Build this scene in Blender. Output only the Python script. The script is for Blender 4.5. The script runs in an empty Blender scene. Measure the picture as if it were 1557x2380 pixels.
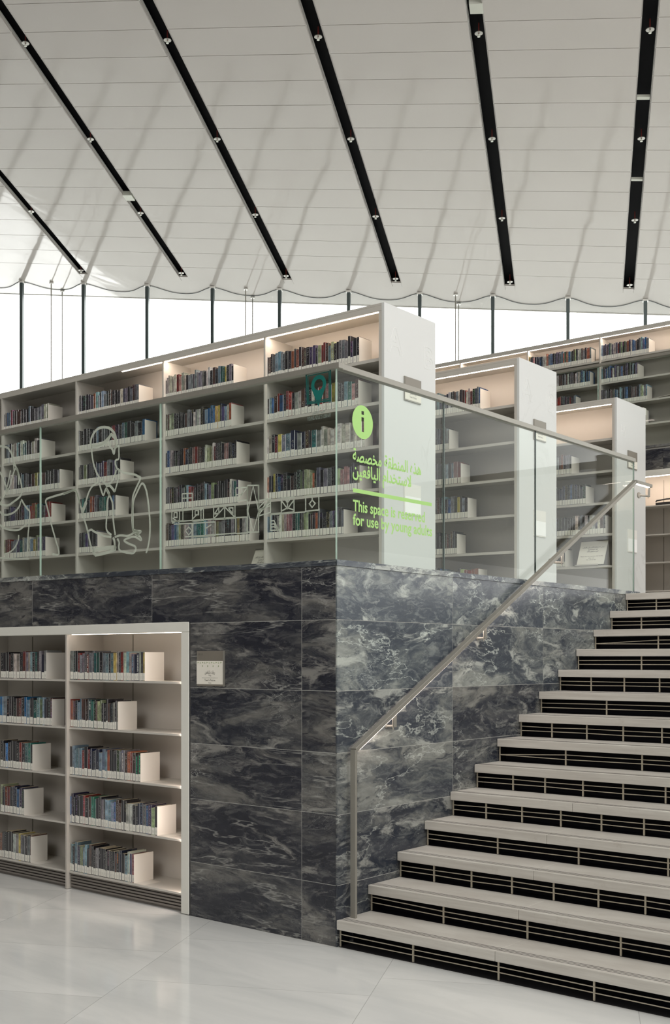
import bpy, math, random
from mathutils import Vector, Matrix
random.seed(7)
S = bpy.context.scene
COL = S.collection
pi = math.pi

# ------------------------------------------------------------------ camera
CAM = Vector((4.2582, -5.1677, 1.7435)); YAW = 0.691; F = 2582.44; CX = 778.5; CY = 1529.37
_r = Vector((math.cos(YAW), math.sin(YAW), 0)); _f = Vector((-math.sin(YAW), math.cos(YAW), 0))
def ray(u, v): return _r*((u-CX)/F) + Vector((0, 0, -(v-CY)/F)) + _f
def at(u, v, ax, val):
    d = ray(u, v); return CAM + d*((val-CAM[ax])/d[ax])
def xat(u, Y): return at(u, 1000, 1, Y).x       # x of a picture column on the plane y=Y
def yat(u, X): return at(u, 1000, 0, X).y
cam = bpy.data.cameras.new('camera'); co = bpy.data.objects.new('camera', cam); COL.objects.link(co)
co.location = CAM; co.rotation_euler = (pi/2, 0, YAW)
cam.sensor_fit = 'HORIZONTAL'; cam.sensor_width = 36; cam.lens = 36*F/1557
cam.shift_y = (CY-1190)/1557; cam.clip_end = 400
S.camera = co

# ------------------------------------------------------------------ materials
def lin(c):
    c = c/255.0
    return c/12.92 if c <= .04045 else ((c+.055)/1.055)**2.4
def rgb(r, g, b): return (lin(r), lin(g), lin(b), 1)
class NT:
    def __init__(s, name):
        s.m = bpy.data.materials.new(name); s.m.use_nodes = True; s.t = s.m.node_tree
        s.t.nodes.clear(); s.out = s.t.nodes.new('ShaderNodeOutputMaterial')
    def n(s, typ, **kw):
        nd = s.t.nodes.new('ShaderNode'+typ)
        for k, v in kw.items():
            if k.startswith('i_'):
                key = k[2:]; key = int(key) if key.isdigit() else key.replace('_', ' ')
                nd.inputs[key].default_value = v
            else: setattr(nd, k, v)
        return nd
    def l(s, a, ao, b, bi): s.t.links.new(a.outputs[ao], b.inputs[bi])
    def math(s, op, a, b=None, clamp=False):
        nd = s.n('Math', operation=op, use_clamp=clamp)
        for i, v in enumerate((a, b)):
            if v is None: continue
            if isinstance(v, (int, float)): nd.inputs[i].default_value = v
            else: s.t.links.new(v, nd.inputs[i])
        return nd.outputs[0]
    def vmath(s, op, a, b):
        nd = s.n('VectorMath', operation=op)
        for i, v in enumerate((a, b)):
            if isinstance(v, (tuple, list)): nd.inputs[i].default_value = v
            else: s.t.links.new(v, nd.inputs[i])
        return nd.outputs[0]
    def mix(s, f, a, b):
        nd = s.n('Mix', data_type='RGBA')
        for i, v in ((0, f), (6, a), (7, b)):
            if isinstance(v, (int, float, tuple)): nd.inputs[i].default_value = v
            else: s.t.links.new(v, nd.inputs[i])
        return nd.outputs[2]
    def ramp(s, f, stops):
        nd = s.n('ValToRGB'); e = nd.color_ramp.elements
        while len(e) < len(stops): e.new(.5)
        for i, (p, c) in enumerate(stops):
            e[i].position = p; e[i].color = c if isinstance(c, tuple) else (c, c, c, 1)
        s.t.links.new(f, nd.inputs[0]); return nd.outputs[0]
    def bsdf(s, base, rough=.5, metal=0, spec=.5, normal=None, coat=0):
        b = s.n('BsdfPrincipled')
        for k, v in (('Base Color', base), ('Roughness', rough), ('Metallic', metal), ('Specular IOR Level', spec), ('Coat Weight', coat)):
            if isinstance(v, (int, float, tuple)): b.inputs[k].default_value = v
            else: s.t.links.new(v, b.inputs[k])
        if normal is not None: s.t.links.new(normal, b.inputs['Normal'])
        s.l(b, 0, s.out, 0); return b
    def bump(s, h, strength=.1, dist=.01):
        nd = s.n('Bump'); nd.inputs['Strength'].default_value = strength; nd.inputs['Distance'].default_value = dist
        s.t.links.new(h, nd.inputs['Height']); return nd.outputs[0]
    def noise(s, vec, scale, detail=4, rough=.55, dist=0.):
        nd = s.n('TexNoise'); nd.inputs['Scale'].default_value = scale; nd.inputs['Detail'].default_value = detail
        nd.inputs['Roughness'].default_value = rough; nd.inputs['Distortion'].default_value = dist
        if vec is not None: s.t.links.new(vec, nd.inputs['Vector'])
        return nd.outputs[0]
M = {}
def simple(name, col, rough=.5, metal=0, spec=.5, var=.04, vs=8., bump=0., bs=300.):
    t = NT(name); g = t.n('NewGeometry'); n = t.noise(g.outputs['Position'], vs, 3)
    a = tuple(max(0, c*(1-var)) for c in col[:3])+(1,); b = tuple(c*(1+var) for c in col[:3])+(1,)
    c = t.mix(n, a, b); nm = None
    if bump: nm = t.bump(t.noise(g.outputs['Position'], bs, 2), bump, .002)
    t.bsdf(c, rough, metal, spec, nm); M[name] = t.m; return t.m
def emis(name, col, st):
    t = NT(name); e = t.n('Emission'); e.inputs[0].default_value = col; e.inputs[1].default_value = st
    t.l(e, 0, t.out, 0); M[name] = t.m; return t.m

simple('shelf_metal', rgb(190, 186, 178), .45, 0, .4, .02)
simple('frame_metal', rgb(218, 217, 209), .45, 0, .4, .02)
simple('shelf_inner', rgb(180, 175, 167), .5, 0, .35, .02)
simple('bookend_metal', rgb(214, 209, 200), .45, 0, .4, .02)
simple('steel', rgb(146, 143, 134), .42, .35, .5, .05, 60)
simple('steel_dark', rgb(120, 117, 108), .4, .7, .5, .05, 60)
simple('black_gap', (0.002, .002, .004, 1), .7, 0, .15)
simple('slot_black', (0.0016, .0016, .0022, 1), .7, 0, .1, .3, 3)
simple('grille_rod', rgb(178, 170, 152), .45, .2, .5, .08, 40)
simple('kick_metal', rgb(128, 122, 116), .45, .3)
simple('paper', rgb(226, 222, 210), .7)
simple('page_paper', rgb(206, 192, 162), .8, 0, .2, .12, 60)
simple('print_ink', rgb(70, 68, 64), .7)
simple('ink_green', rgb(150, 168, 118), .7)
simple('plaque_grey', rgb(128, 122, 112), .4, .2)
simple('slot_white', rgb(226, 224, 218), .4)
simple('mullion_steel', rgb(78, 88, 88), .4, .3)
simple('fixture_white', rgb(214, 216, 204), .5)
simple('red_stem', rgb(120, 40, 34), .5)
simple('green_vinyl', rgb(164, 208, 124), .6, 0, .3, .01)
simple('teal_vinyl', rgb(16, 104, 96), .6, 0, .3, .01)
simple('teal_line', rgb(24, 84, 78), .6, 0, .3, .01)
simple('print_grey', rgb(120, 134, 124), .6)
simple('dark_plastic', rgb(34, 33, 35), .5)
simple('tread_groove', rgb(74, 70, 66), .8)
simple('grout', rgb(176, 176, 170), .7)
simple('light_block_grey', rgb(104, 100, 96), .7)  # grey of the added light-blocking walls
simple('letter_line', rgb(244, 244, 242), .5)
emis('led_warm', (1, .87, .76, 1), 9)
emis('led_rail', (1, .84, .76, 1), 10)

def marble():
    t = NT('marble_dark'); g = t.n('NewGeometry')
    a = t.n('Attribute', attribute_name='off')
    v = t.vmath('ADD', g.outputs['Position'], t.vmath('MULTIPLY', a.outputs['Vector'], (37., 41., 29.)))
    # bedding runs obliquely: rotate then stretch
    mp = t.n('Mapping'); mp.inputs['Rotation'].default_value = (math.radians(20), math.radians(-28), 0)
    mp.inputs['Scale'].default_value = (.62, .8, 2.1); t.t.links.new(v, mp.inputs[0]); w = mp.outputs[0]
    wn = t.n('TexNoise'); wn.inputs['Scale'].default_value = 2.2; wn.inputs['Detail'].default_value = 5; t.t.links.new(w, wn.inputs['Vector'])
    w2 = t.vmath('ADD', w, t.vmath('MULTIPLY', t.vmath('SUBTRACT', wn.outputs[1], (.5, .5, .5)), (.62, .62, .62)))
    big = t.noise(w2, 1.35, 12, .68, .5)
    base = t.ramp(big, [(.34, (.006, .007, .014, 1)), (.46, (.014, .0155, .025, 1)), (.52, (.042, .043, .048, 1)), (.59, (.115, .111, .104, 1)), (.76, (.25, .24, .22, 1))])
    bl = t.noise(w2, 2.9, 10, .66, .6)
    base = t.mix(t.ramp(bl, [(.545, 0.), (.63, .8)]), base, (.24, .232, .215, 1))
    sw = t.noise(w2, 5.0, 9, .7, .8)
    base = t.mix(t.ramp(sw, [(.38, .85), (.46, 0.)]), base, (.011, .012, .020, 1))
    md = t.noise(w2, 11., 8, .72, .6)
    base = t.mix(t.ramp(md, [(.5, 0.), (.62, .35)]), base, (.17, .17, .165, 1))
    def vein(scale, width, dist, amt, lo):
        d = t.math('ABSOLUTE', t.math('SUBTRACT', t.noise(w2 if dist > 1 else w, scale, 6, .62, dist), .5))
        f = t.ramp(d, [(0., amt), (width, 0.)])
        return t.math('MULTIPLY', f, t.ramp(t.noise(v, 1.1, 2), [(lo, 0.), (lo+.08, 1.)]))
    for sc_, wd, ds, am, lo in ((1.0, .004, .4, .5, .57), (2.3, .004, .9, .32, .57), (5.0, .006, .9, .25, .56)):
        base = t.mix(vein(sc_, wd, ds, am, lo), base, (.50, .50, .47, 1))
    mpl = t.n('Mapping'); mpl.inputs['Rotation'].default_value = (math.radians(-12), math.radians(-30), 0); mpl.inputs['Scale'].default_value = (.16, .5, 1.5)
    t.t.links.new(v, mpl.inputs[0])
    dl = t.math('ABSOLUTE', t.math('SUBTRACT', t.noise(mpl.outputs[0], 1.6, 6, .62, .25), .5))
    base = t.mix(t.math('MULTIPLY', t.ramp(dl, [(0., .5), (.007, 0.)]), t.ramp(t.noise(v, .8, 2), [(.44, 0.), (.52, 1.)])), base, (.40, .40, .37, 1))
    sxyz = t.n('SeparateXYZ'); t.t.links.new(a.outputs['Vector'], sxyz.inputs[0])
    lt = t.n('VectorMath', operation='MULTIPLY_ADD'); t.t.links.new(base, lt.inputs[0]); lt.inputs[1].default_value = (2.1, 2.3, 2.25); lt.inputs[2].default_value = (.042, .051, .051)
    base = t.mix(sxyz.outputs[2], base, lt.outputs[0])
    rr = t.noise(v, 3, 4)
    t.bsdf(base, t.math('ADD', t.math('MULTIPLY', rr, .10), .22), 0, .6)
    M['marble_dark'] = t.m
marble()
def white_marble():
    t = NT('white_marble'); g = t.n('NewGeometry'); p = g.outputs['Position']
    d = t.math('ABSOLUTE', t.math('SUBTRACT', t.noise(p, 1.3, 6, .6, 1.2), .5))
    f = t.ramp(d, [(0., .35), (.02, 0.)])
    f = t.math('MULTIPLY', f, t.ramp(t.noise(p, 1.1, 2), [(.5, 0.), (.7, 1.)]))
    t.bsdf(t.mix(f, rgb(208, 209, 207), rgb(178, 178, 174)), .4, 0, .4); M['white_marble'] = t.m
white_marble()
AZ = .47124
D1 = Vector((-math.sin(AZ), math.cos(AZ), 0)); D2 = Vector((-math.cos(AZ), -math.sin(AZ), 0))
def floor_mat():
    t = NT('floor_marble'); g = t.n('NewGeometry'); p = g.outputs['Position']
    s = t.n('VectorMath', operation='DOT_PRODUCT'); s.inputs[1].default_value = tuple(D2); t.t.links.new(p, s.inputs[0]); s = s.outputs['Value']
    d = t.n('VectorMath', operation='DOT_PRODUCT'); d.inputs[1].default_value = tuple(D1); t.t.links.new(p, d.inputs[0]); d = d.outputs['Value']
    sv = t.math('DIVIDE', t.math('ADD', s, .374), 1.34)
    row = t.math('FLOOR', sv)
    dv = t.math('DIVIDE', t.math('ADD', d, t.math('MULTIPLY', row, .33)), .9)
    cellr = t.n('CombineXYZ'); t.t.links.new(row, cellr.inputs[0]); t.t.links.new(t.math('FLOOR', dv), cellr.inputs[1])
    wn = t.n('TexWhiteNoise'); t.l(cellr, 0, wn, 0)
    def edge(x, w):
        f = t.math('FRACT', x); return t.math('LESS_THAN', t.math('MINIMUM', f, t.math('SUBTRACT', 1, f)), w)
    j = t.math('MAXIMUM', edge(sv, .0014), edge(dv, .002))
    v2 = t.vmath('ADD', p, t.vmath('MULTIPLY', wn.outputs['Color'], (9., 9., 9.)))
    mp = t.n('Mapping'); mp.inputs['Rotation'].default_value = (0, 0, .35); mp.inputs['Scale'].default_value = (.6, 2.2, 1); t.t.links.new(v2, mp.inputs[0])
    n = t.noise(mp.outputs[0], 1.6, 6, .6, .8)
    c = t.ramp(n, [(.3, rgb(206, 208, 206)), (.55, rgb(220, 221, 218)), (.8, rgb(228, 228, 225))])
    c = t.mix(t.math('MULTIPLY', wn.outputs['Value'], .35), c, rgb(196, 197, 194))
    c = t.mix(t.math('MULTIPLY', j, .5), c, rgb(128, 128, 124))
    t.bsdf(c, t.math('ADD', .06, t.math('MULTIPLY', t.noise(p, 2, 4), .10)), 0, .5); M['floor_marble'] = t.m
floor_mat()
def tread_mat():
    t = NT('tread_stone'); g = t.n('NewGeometry'); p = g.outputs['Position']
    mp = t.n('Mapping'); mp.inputs['Scale'].default_value = (.35, 1, 6); t.t.links.new(p, mp.inputs[0])
    c = t.ramp(t.noise(mp.outputs[0], 7, 6, .6), [(.3, rgb(180, 175, 167)), (.7, rgb(200, 197, 189))])
    c = t.mix(t.ramp(t.noise(p, 9, 5, .7), [(.6, 0.), (.75, .5)]), c, rgb(168, 160, 150))
    t.bsdf(c, .38, 0, .45); M['tread_stone'] = t.m
tread_mat()
def ceil_mat():
    t = NT('ceiling_gloss'); g = t.n('NewGeometry'); p = g.outputs['Position']
    a = t.n('Attribute', attribute_name='off')
    mp = t.n('Mapping'); mp.inputs['Rotation'].default_value = (0, 0, -AZ); mp.inputs['Scale'].default_value = (.9, .45, .9)
    t.t.links.new(p, mp.inputs[0])
    n1 = t.noise(mp.outputs[0], .55, 3, .5, .4); n2 = t.noise(mp.outputs[0], 5, 3, .5)
    h = t.math('ADD', n1, t.math('MULTIPLY', n2, .04))
    nm = t.bump(h, .30, .10)
    c = t.mix(t.math('MULTIPLY', a.outputs['Fac'], .5), rgb(198, 192, 186), rgb(190, 183, 177))
    t.bsdf(c, .09, 0, .75, nm); M['ceiling_gloss'] = t.m
ceil_mat()
def glass(name, tint, base, k, power=4., rough=0.):
    t = NT(name); lw = t.n('LayerWeight'); lw.inputs[0].default_value = .5
    f = t.math('ADD', base, t.math('MULTIPLY', t.math('POWER', lw.outputs['Facing'], power), k), True)
    tr = t.n('BsdfTransparent'); tr.inputs[0].default_value = tint
    gl = t.n('BsdfGlossy'); gl.inputs[0].default_value = (1, 1, 1, 1); gl.inputs['Roughness'].default_value = rough
    m = t.n('MixShader'); t.t.links.new(f, m.inputs[0]); t.l(tr, 0, m, 1); t.l(gl, 0, m, 2); t.l(m, 0, t.out, 0); M[name] = t.m
glass('rail_glass', (.957, .985, .968, 1), .014, .42, 5.)
glass('window_glass', (.97, .985, .98, 1), .03, .5, 4., .02)
def frosted(name, col, alpha):
    t = NT(name); tr = t.n('BsdfTransparent'); df = t.n('BsdfDiffuse'); df.inputs[0].default_value = col
    tl = t.n('BsdfTranslucent'); tl.inputs[0].default_value = col
    m0 = t.n('MixShader'); m0.inputs[0].default_value = .35; t.l(df, 0, m0, 1); t.l(tl, 0, m0, 2)
    m = t.n('MixShader'); m.inputs[0].default_value = alpha; t.l(tr, 0, m, 1); t.l(m0, 0, m, 2); t.l(m, 0, t.out, 0); M[name] = t.m
frosted('frosted_line', rgb(214, 220, 208), .62)
frosted('glass_edge', rgb(208, 232, 218), .78)
def book_mat(name, stuff):
    t = NT(name)
    if stuff:
        a = t.n('Attribute', attribute_name='bcol'); col = a.outputs['Color']
        a2 = t.n('Attribute', attribute_name='seed'); rnd = a2.outputs['Fac']
        g = t.n('NewGeometry'); p = g.outputs['Position']
    else:
        oi = t.n('ObjectInfo'); col = oi.outputs['Color']; rnd = oi.outputs['Random']
        tc = t.n('TexCoord'); p = tc.outputs['Object']
    off = t.n('CombineXYZ'); r50 = t.math('MULTIPLY', rnd, 50.)
    for i in range(3): t.t.links.new(r50, off.inputs[i])
    q = t.vmath('ADD', p, off.outputs[0])
    big = t.noise(t.vmath('MULTIPLY', q, (20., 1., 14.)), 1.4, 3, .6)
    c = t.mix(t.ramp(big, [(.40, .0), (.60, .75)]), col, t.mix(.65, col, (.02, .02, .026, 1)))
    acc = t.n('TexWhiteNoise', noise_dimensions='1D'); t.t.links.new(r50, acc.inputs['W'])
    pale = t.mix(t.math('MULTIPLY', t.math('GREATER_THAN', t.math('FRACT', t.math('MULTIPLY', rnd, 13.7)), .6), .6), (.55, .54, .51, 1), acc.outputs['Color'])
    # lettering and artwork printed on the spine
    let = t.noise(t.vmath('MULTIPLY', q, (260., 1., 120.)), 1.0, 1, .5)
    sep = t.n('SeparateXYZ'); t.t.links.new(t.vmath('MULTIPLY', q, (1., 1., 9.)), sep.inputs[0])
    band = t.math('GREATER_THAN', t.math('SINE', t.math('ADD', sep.outputs[2], r50)), -.1)
    f = t.math('MULTIPLY', t.ramp(let, [(.56, 0.), (.60, 1.)]), band)
    if not stuff:
        sp = t.n('SeparateXYZ'); t.t.links.new(p, sp.inputs[0])
        f = t.math('MULTIPLY', f, t.math('LESS_THAN', t.math('ABSOLUTE', sp.outputs[0]), .0045))
        f = t.math('MULTIPLY', f, t.math('LESS_THAN', sp.outputs[1], .003))
        ed = t.math('MULTIPLY', t.math('LESS_THAN', sp.outputs[1], .0026), t.math('GREATER_THAN', t.math('ABSOLUTE', sp.outputs[0]), .0091))
    c = t.mix(t.math('MULTIPLY', f, .22 if stuff else .42), c, pale)
    if not stuff: c = t.mix(t.math('MULTIPLY', ed, .5), c, (.42, .42, .41, 1))
    t.bsdf(c, .16, 0, .6, None, .5); M[name] = t.m
book_mat('book_cover', False); book_mat('book_mass', True)
def label_mat():
    t = NT('label_paper'); tc = t.n('TexCoord'); p = tc.outputs['Object']
    n = t.noise(t.vmath('MULTIPLY', p, (500., 1., 420.)), 1., 2)
    sp = t.n('SeparateXYZ'); t.t.links.new(p, sp.inputs[0])
    c = t.math('LESS_THAN', t.math('ABSOLUTE', sp.outputs[0]), .0035)
    b = t.math('LESS_THAN', t.math('ABSOLUTE', t.math('SUBTRACT', sp.outputs[2], .028)), .010)
    f = t.math('MULTIPLY', t.math('MULTIPLY', c, b), t.ramp(n, [(.5, 0.), (.56, .6)]))
    t.bsdf(t.mix(f, rgb(224, 222, 212), rgb(90, 90, 86)), .5); M['label_paper'] = t.m
label_mat()

# ------------------------------------------------------------------ mesh helpers
def slope(v): return (v[0], v[1], v[2]-.0140*min(v[0], 0.))
class MB:
    def __init__(s, warp=None): s.v = []; s.f = []; s.mi = []; s.off = []; s.col = []; s.w = warp; s.cur = (0, 0, 0); s.cc = (0, 0, 0, 0)
    def add(s, vs, fs, mi=0):
        b = len(s.v); s.v += [s.w(v) if s.w else tuple(v) for v in vs]
        for f in fs: s.f.append(tuple(b+i for i in f)); s.mi.append(mi); s.off.append(s.cur); s.col.append(s.cc)
    def box(s, x0, x1, y0, y1, z0, z1, mi=0):
        x0, x1 = sorted((x0, x1)); y0, y1 = sorted((y0, y1)); z0, z1 = sorted((z0, z1))
        s.add([(x0, y0, z0), (x1, y0, z0), (x1, y1, z0), (x0, y1, z0), (x0, y0, z1), (x1, y0, z1), (x1, y1, z1), (x0, y1, z1)],
              [(0, 3, 2, 1), (4, 5, 6, 7), (0, 1, 5, 4), (1, 2, 6, 5), (2, 3, 7, 6), (3, 0, 4, 7)], mi)
    def obox(s, o, a, b, c, mi=0):          # oriented box: origin corner, three edge vectors
        o, a, b, c = map(Vector, (o, a, b, c))
        s.add([o, o+a, o+a+b, o+b, o+c, o+a+c, o+a+b+c, o+b+c],
              [(0, 3, 2, 1), (4, 5, 6, 7), (0, 1, 5, 4), (1, 2, 6, 5), (2, 3, 7, 6), (3, 0, 4, 7)], mi)
    def prism(s, poly, axis, a, b, mi=0):   # polygon in the two other axes, extruded along axis
        def P(p, t): return {'x': (t, p[0], p[1]), 'y': (p[0], t, p[1]), 'z': (p[0], p[1], t)}[axis]
        n = len(poly); vs = [P(p, a) for p in poly]+[P(p, b) for p in poly]
        s.add(vs, [tuple(range(n))[::-1], tuple(range(n, 2*n))]+[(i, (i+1) % n, n+(i+1) % n, n+i) for i in range(n)], mi)
    def tube(s, pts, r, n=8, mi=0, cap=True):
        pts = [Vector(p) for p in pts]; rings = []
        for i, p in enumerate(pts):
            d = (pts[min(i+1, len(pts)-1)]-pts[max(i-1, 0)]).normalized()
            u = d.cross(Vector((0, 0, 1)));
            if u.length < .01: u = d.cross(Vector((1, 0, 0)))
            u.normalize(); w = d.cross(u)
            rings.append([p+u*r*math.cos(2*pi*k/n)+w*r*math.sin(2*pi*k/n) for k in range(n)])
        vs = [q for rg in rings for q in rg]; fs = []
        for i in range(len(rings)-1):
            for k in range(n): fs.append((i*n+k, i*n+(k+1) % n, (i+1)*n+(k+1) % n, (i+1)*n+k))
        if cap: fs += [tuple(range(n))[::-1], tuple((len(rings)-1)*n+k for k in range(n))]
        s.add(vs, fs, mi)
    def ribbon(s, pts, w, nrm, th=.0006, mi=0):
        pts = [Vector(p) for p in pts]; nrm = Vector(nrm); L = []
        for i, p in enumerate(pts):
            a = (p-pts[i-1]).normalized() if i else None; b = (pts[i+1]-p).normalized() if i < len(pts)-1 else None
            d = (a+b) if a is not None and b is not None else (a if a is not None else b)
            if d.length < .2: d = a
            d = d.normalized(); sd = nrm.cross(d).normalized()
            k = 1.0
            if a is not None and b is not None: k = min(1.8, 1/max(.5, abs(sd.dot(nrm.cross(a)))))
            L.append((p+sd*w/2*k, p-sd*w/2*k))
        vs = []
        for a, b in L: vs += [a, b, a+nrm*th, b+nrm*th]
        fs = []
        for i in range(len(L)-1):
            o = 4*i; fs += [(o, o+1, o+5, o+4), (o+2, o+6, o+7, o+3), (o, o+4, o+6, o+2), (o+1, o+3, o+7, o+5)]
        e = 4*(len(L)-1); fs += [(0, 2, 3, 1), (e, e+1, e+3, e+2)]
        s.add(vs, fs, mi)
    def build(s, name, mats, parent=None, bevel=0, smooth=False, origin=None, seg=2):
        if not isinstance(mats, (list, tuple)): mats = [mats]
        if parent is not None: o0 = wloc(parent)
        elif origin is not None: o0 = Vector(origin)
        else:
            xs, ys, zs = zip(*s.v); o0 = Vector(((min(xs)+max(xs))/2, (min(ys)+max(ys))/2, min(zs)))
        me = bpy.data.meshes.new(name)
        me.from_pydata([tuple(Vector(v)-o0) for v in s.v], [], s.f)
        for m in mats: me.materials.append(M[m])
        me.polygons.foreach_set('material_index', s.mi)
        if any(o != (0, 0, 0) for o in s.off):
            at_ = me.attributes.new('off', 'FLOAT_VECTOR', 'FACE'); at_.data.foreach_set('vector', [c for o in s.off for c in o])
        if any(c[3] for c in s.col):
            at_ = me.attributes.new('bcol', 'FLOAT_COLOR', 'FACE'); at_.data.foreach_set('color', [x for c in s.col for x in (c[0], c[1], c[2], 1)])
            at2 = me.attributes.new('seed', 'FLOAT', 'FACE'); at2.data.foreach_set('value', [c[3] for c in s.col])
        if smooth:
            me.polygons.foreach_set('use_smooth', [True]*len(me.polygons))
        me.update()
        o = bpy.data.objects.new(name, me); COL.objects.link(o)
        if parent is not None: o.parent = parent
        else: o.location = o0
        if bevel:
            b = o.modifiers.new('bevel', 'BEVEL'); b.width = bevel; b.segments = seg; b.limit_method = 'ANGLE'; b.angle_limit = .6
        return o
WL = {}
def wloc(o):
    v = Vector(o.location)
    while o.parent is not None: o = o.parent; v += Vector(o.location)
    return v
def tag(o, label, cat, group=None, kind=None):
    if label: o['label'] = label
    if cat: o['category'] = cat
    if group: o['group'] = group
    if kind: o['kind'] = kind
    return o
def empty(name, loc, label, cat, group=None):
    o = bpy.data.objects.new(name, None); COL.objects.link(o); o.location = loc; o.empty_display_size = .1
    return tag(o, label, cat, group)
def struct(o, label=None):
    o['kind'] = 'structure'
    if label: o['label'] = label
    return o
def rnd3(): return (random.random(), random.random(), random.random())

# ------------------------------------------------------------------ text
AR = {'ا': (0xFE8D, 2), 'ب': (0xFE8F, 4), 'ة': (0xFE93, 2), 'ت': (0xFE95, 4), 'ج': (0xFE9D, 4), 'ح': (0xFEA1, 4), 'خ': (0xFEA5, 4), 'د': (0xFEA9, 2),
      'ذ': (0xFEAB, 2), 'ر': (0xFEAD, 2), 'س': (0xFEB1, 4), 'ش': (0xFEB5, 4), 'ص': (0xFEB9, 4), 'ط': (0xFEC1, 4), 'ع': (0xFEC9, 4), 'ف': (0xFED1, 4),
      'ق': (0xFED5, 4), 'ك': (0xFED9, 4), 'ل': (0xFEDD, 4), 'م': (0xFEE1, 4), 'ن': (0xFEE5, 4), 'ه': (0xFEE9, 4), 'و': (0xFEED, 2), 'ى': (0xFEEF, 2),
      'ي': (0xFEF1, 4), 'إ': (0xFE87, 2), 'أ': (0xFE83, 2)}
def arabic(txt):
    words = []
    for w in txt.split(' '):
        out = []; prev = False; i = 0
        while i < len(w):
            c = w[i]
            if c == 'ل' and i+1 < len(w) and w[i+1] in 'اأ':
                out.append(chr((0xFEFB if w[i+1] == 'ا' else 0xFEF7)+(1 if prev else 0))); prev = False; i += 2; continue
            b, n = AR[c]; nxt = i+1 < len(w) and n == 4
            k = (3 if prev else 2) if nxt else (1 if prev else 0)
            out.append(chr(b+k)); prev = nxt; i += 1
        words.append(''.join(reversed(out)))
    return ' '.join(reversed(words))
def text(name, body, mat, parent, origin, xdir, updir, width=None, height=None, bold=0., align='LEFT', th=.0005, fat=0.):
    """a line of lettering as mesh, lying on the plane of xdir/updir, baseline starting at origin"""
    c = bpy.data.curves.new('t', 'FONT'); c.body = body; c.size = 1; c.offset = bold; c.extrude = 0; c.resolution_u = 3
    o = bpy.data.objects.new('t', c); COL.objects.link(o); bpy.context.view_layer.update()
    me = bpy.data.meshes.new_from_object(o); bpy.data.objects.remove(o)
    xs = [v.co.x for v in me.vertices]; ys = [v.co.y for v in me.vertices]
    if not xs: return None
    x0, x1 = min(xs), max(xs)
    sx = width/(x1-x0) if width else None; sy = height if height else None
    if sx is None: sx = sy
    if sy is None: sy = sx
    xd = Vector(xdir); ud = Vector(updir); nd = xd.cross(ud); o0 = Vector(origin)-wloc(parent)
    sh = {'LEFT': 0, 'CENTER': -(x1-x0)/2*sx, 'RIGHT': -(x1-x0)*sx}[align]
    for v in me.vertices: v.co = o0+xd*((v.co.x-x0)*sx+sh)+ud*(v.co.y*sy)+nd*th
    if fat:
        V = [v.co.copy() for v in me.vertices]; P = [tuple(p.vertices) for p in me.polygons]; nv = len(V); VV = []; PP = []
        for q_ in range(9):
            dx, dy = (0, 0) if q_ == 8 else (math.cos(q_*pi/4)*fat, math.sin(q_*pi/4)*fat)
            VV += [tuple(c_+xd*dx+ud*dy+nd*(.00004*q_)) for c_ in V]; PP += [tuple(i_+q_*nv for i_ in p_) for p_ in P]
        me = bpy.data.meshes.new(name); me.from_pydata(VV, [], PP)
    me.materials.clear(); me.materials.append(M[mat]); me.name = name
    ob = bpy.data.objects.new(name, me); COL.objects.link(ob); ob.parent = parent
    return ob
def shape2d(name, loops, mat, parent, origin, xdir, updir, th=.0005):
    c = bpy.data.curves.new('s', 'CURVE'); c.dimensions = '2D'; c.fill_mode = 'BOTH'
    for lp in loops:
        sp = c.splines.new('POLY'); sp.points.add(len(lp)-1)
        for i, p in enumerate(lp): sp.points[i].co = (p[0], p[1], 0, 1)
        sp.use_cyclic_u = True
    o = bpy.data.objects.new('s', c); COL.objects.link(o); bpy.context.view_layer.update()
    me = bpy.data.meshes.new_from_object(o); bpy.data.objects.remove(o)
    xd = Vector(xdir); ud = Vector(updir); nd = xd.cross(ud); o0 = Vector(origin)-wloc(parent)
    for v in me.vertices: v.co = o0+xd*v.co.x+ud*v.co.y+nd*th
    me.materials.clear(); me.materials.append(M[mat]); me.name = name
    ob = bpy.data.objects.new(name, me); COL.objects.link(ob); ob.parent = parent
    return ob

# ------------------------------------------------------------------ setting
H = 2.3375; RISE = .165; RUN = .3067; Y1 = -.0071; ZT = 14*RISE      # terrace floor height
m = MB(); m.box(-33, 22, -14, 34, -.12, 0)
struct(m.build('floor', 'floor_marble', origin=(0, 0, 0)), 'pale polished stone slab floor in front of the stairs')
m = MB(slope); m.box(-24, 0-.012, .36, 8.29, ZT-.12, ZT); 
struct(m.build('floor_terrace', 'floor_marble', origin=(0, 0, ZT)))
m = MB(); m.box(0.0, 8.4, Y1+13*RUN+.30, 8.29, ZT-.12, ZT)
struct(m.build('floor_landing', 'floor_marble', origin=(0, 0, ZT)))
m = MB(); m.box(-33, 12, 8.66, 34, 4.31, 4.41)
struct(m.build('floor_gallery', 'floor_marble', origin=(0, 0, 4.31)))

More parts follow.
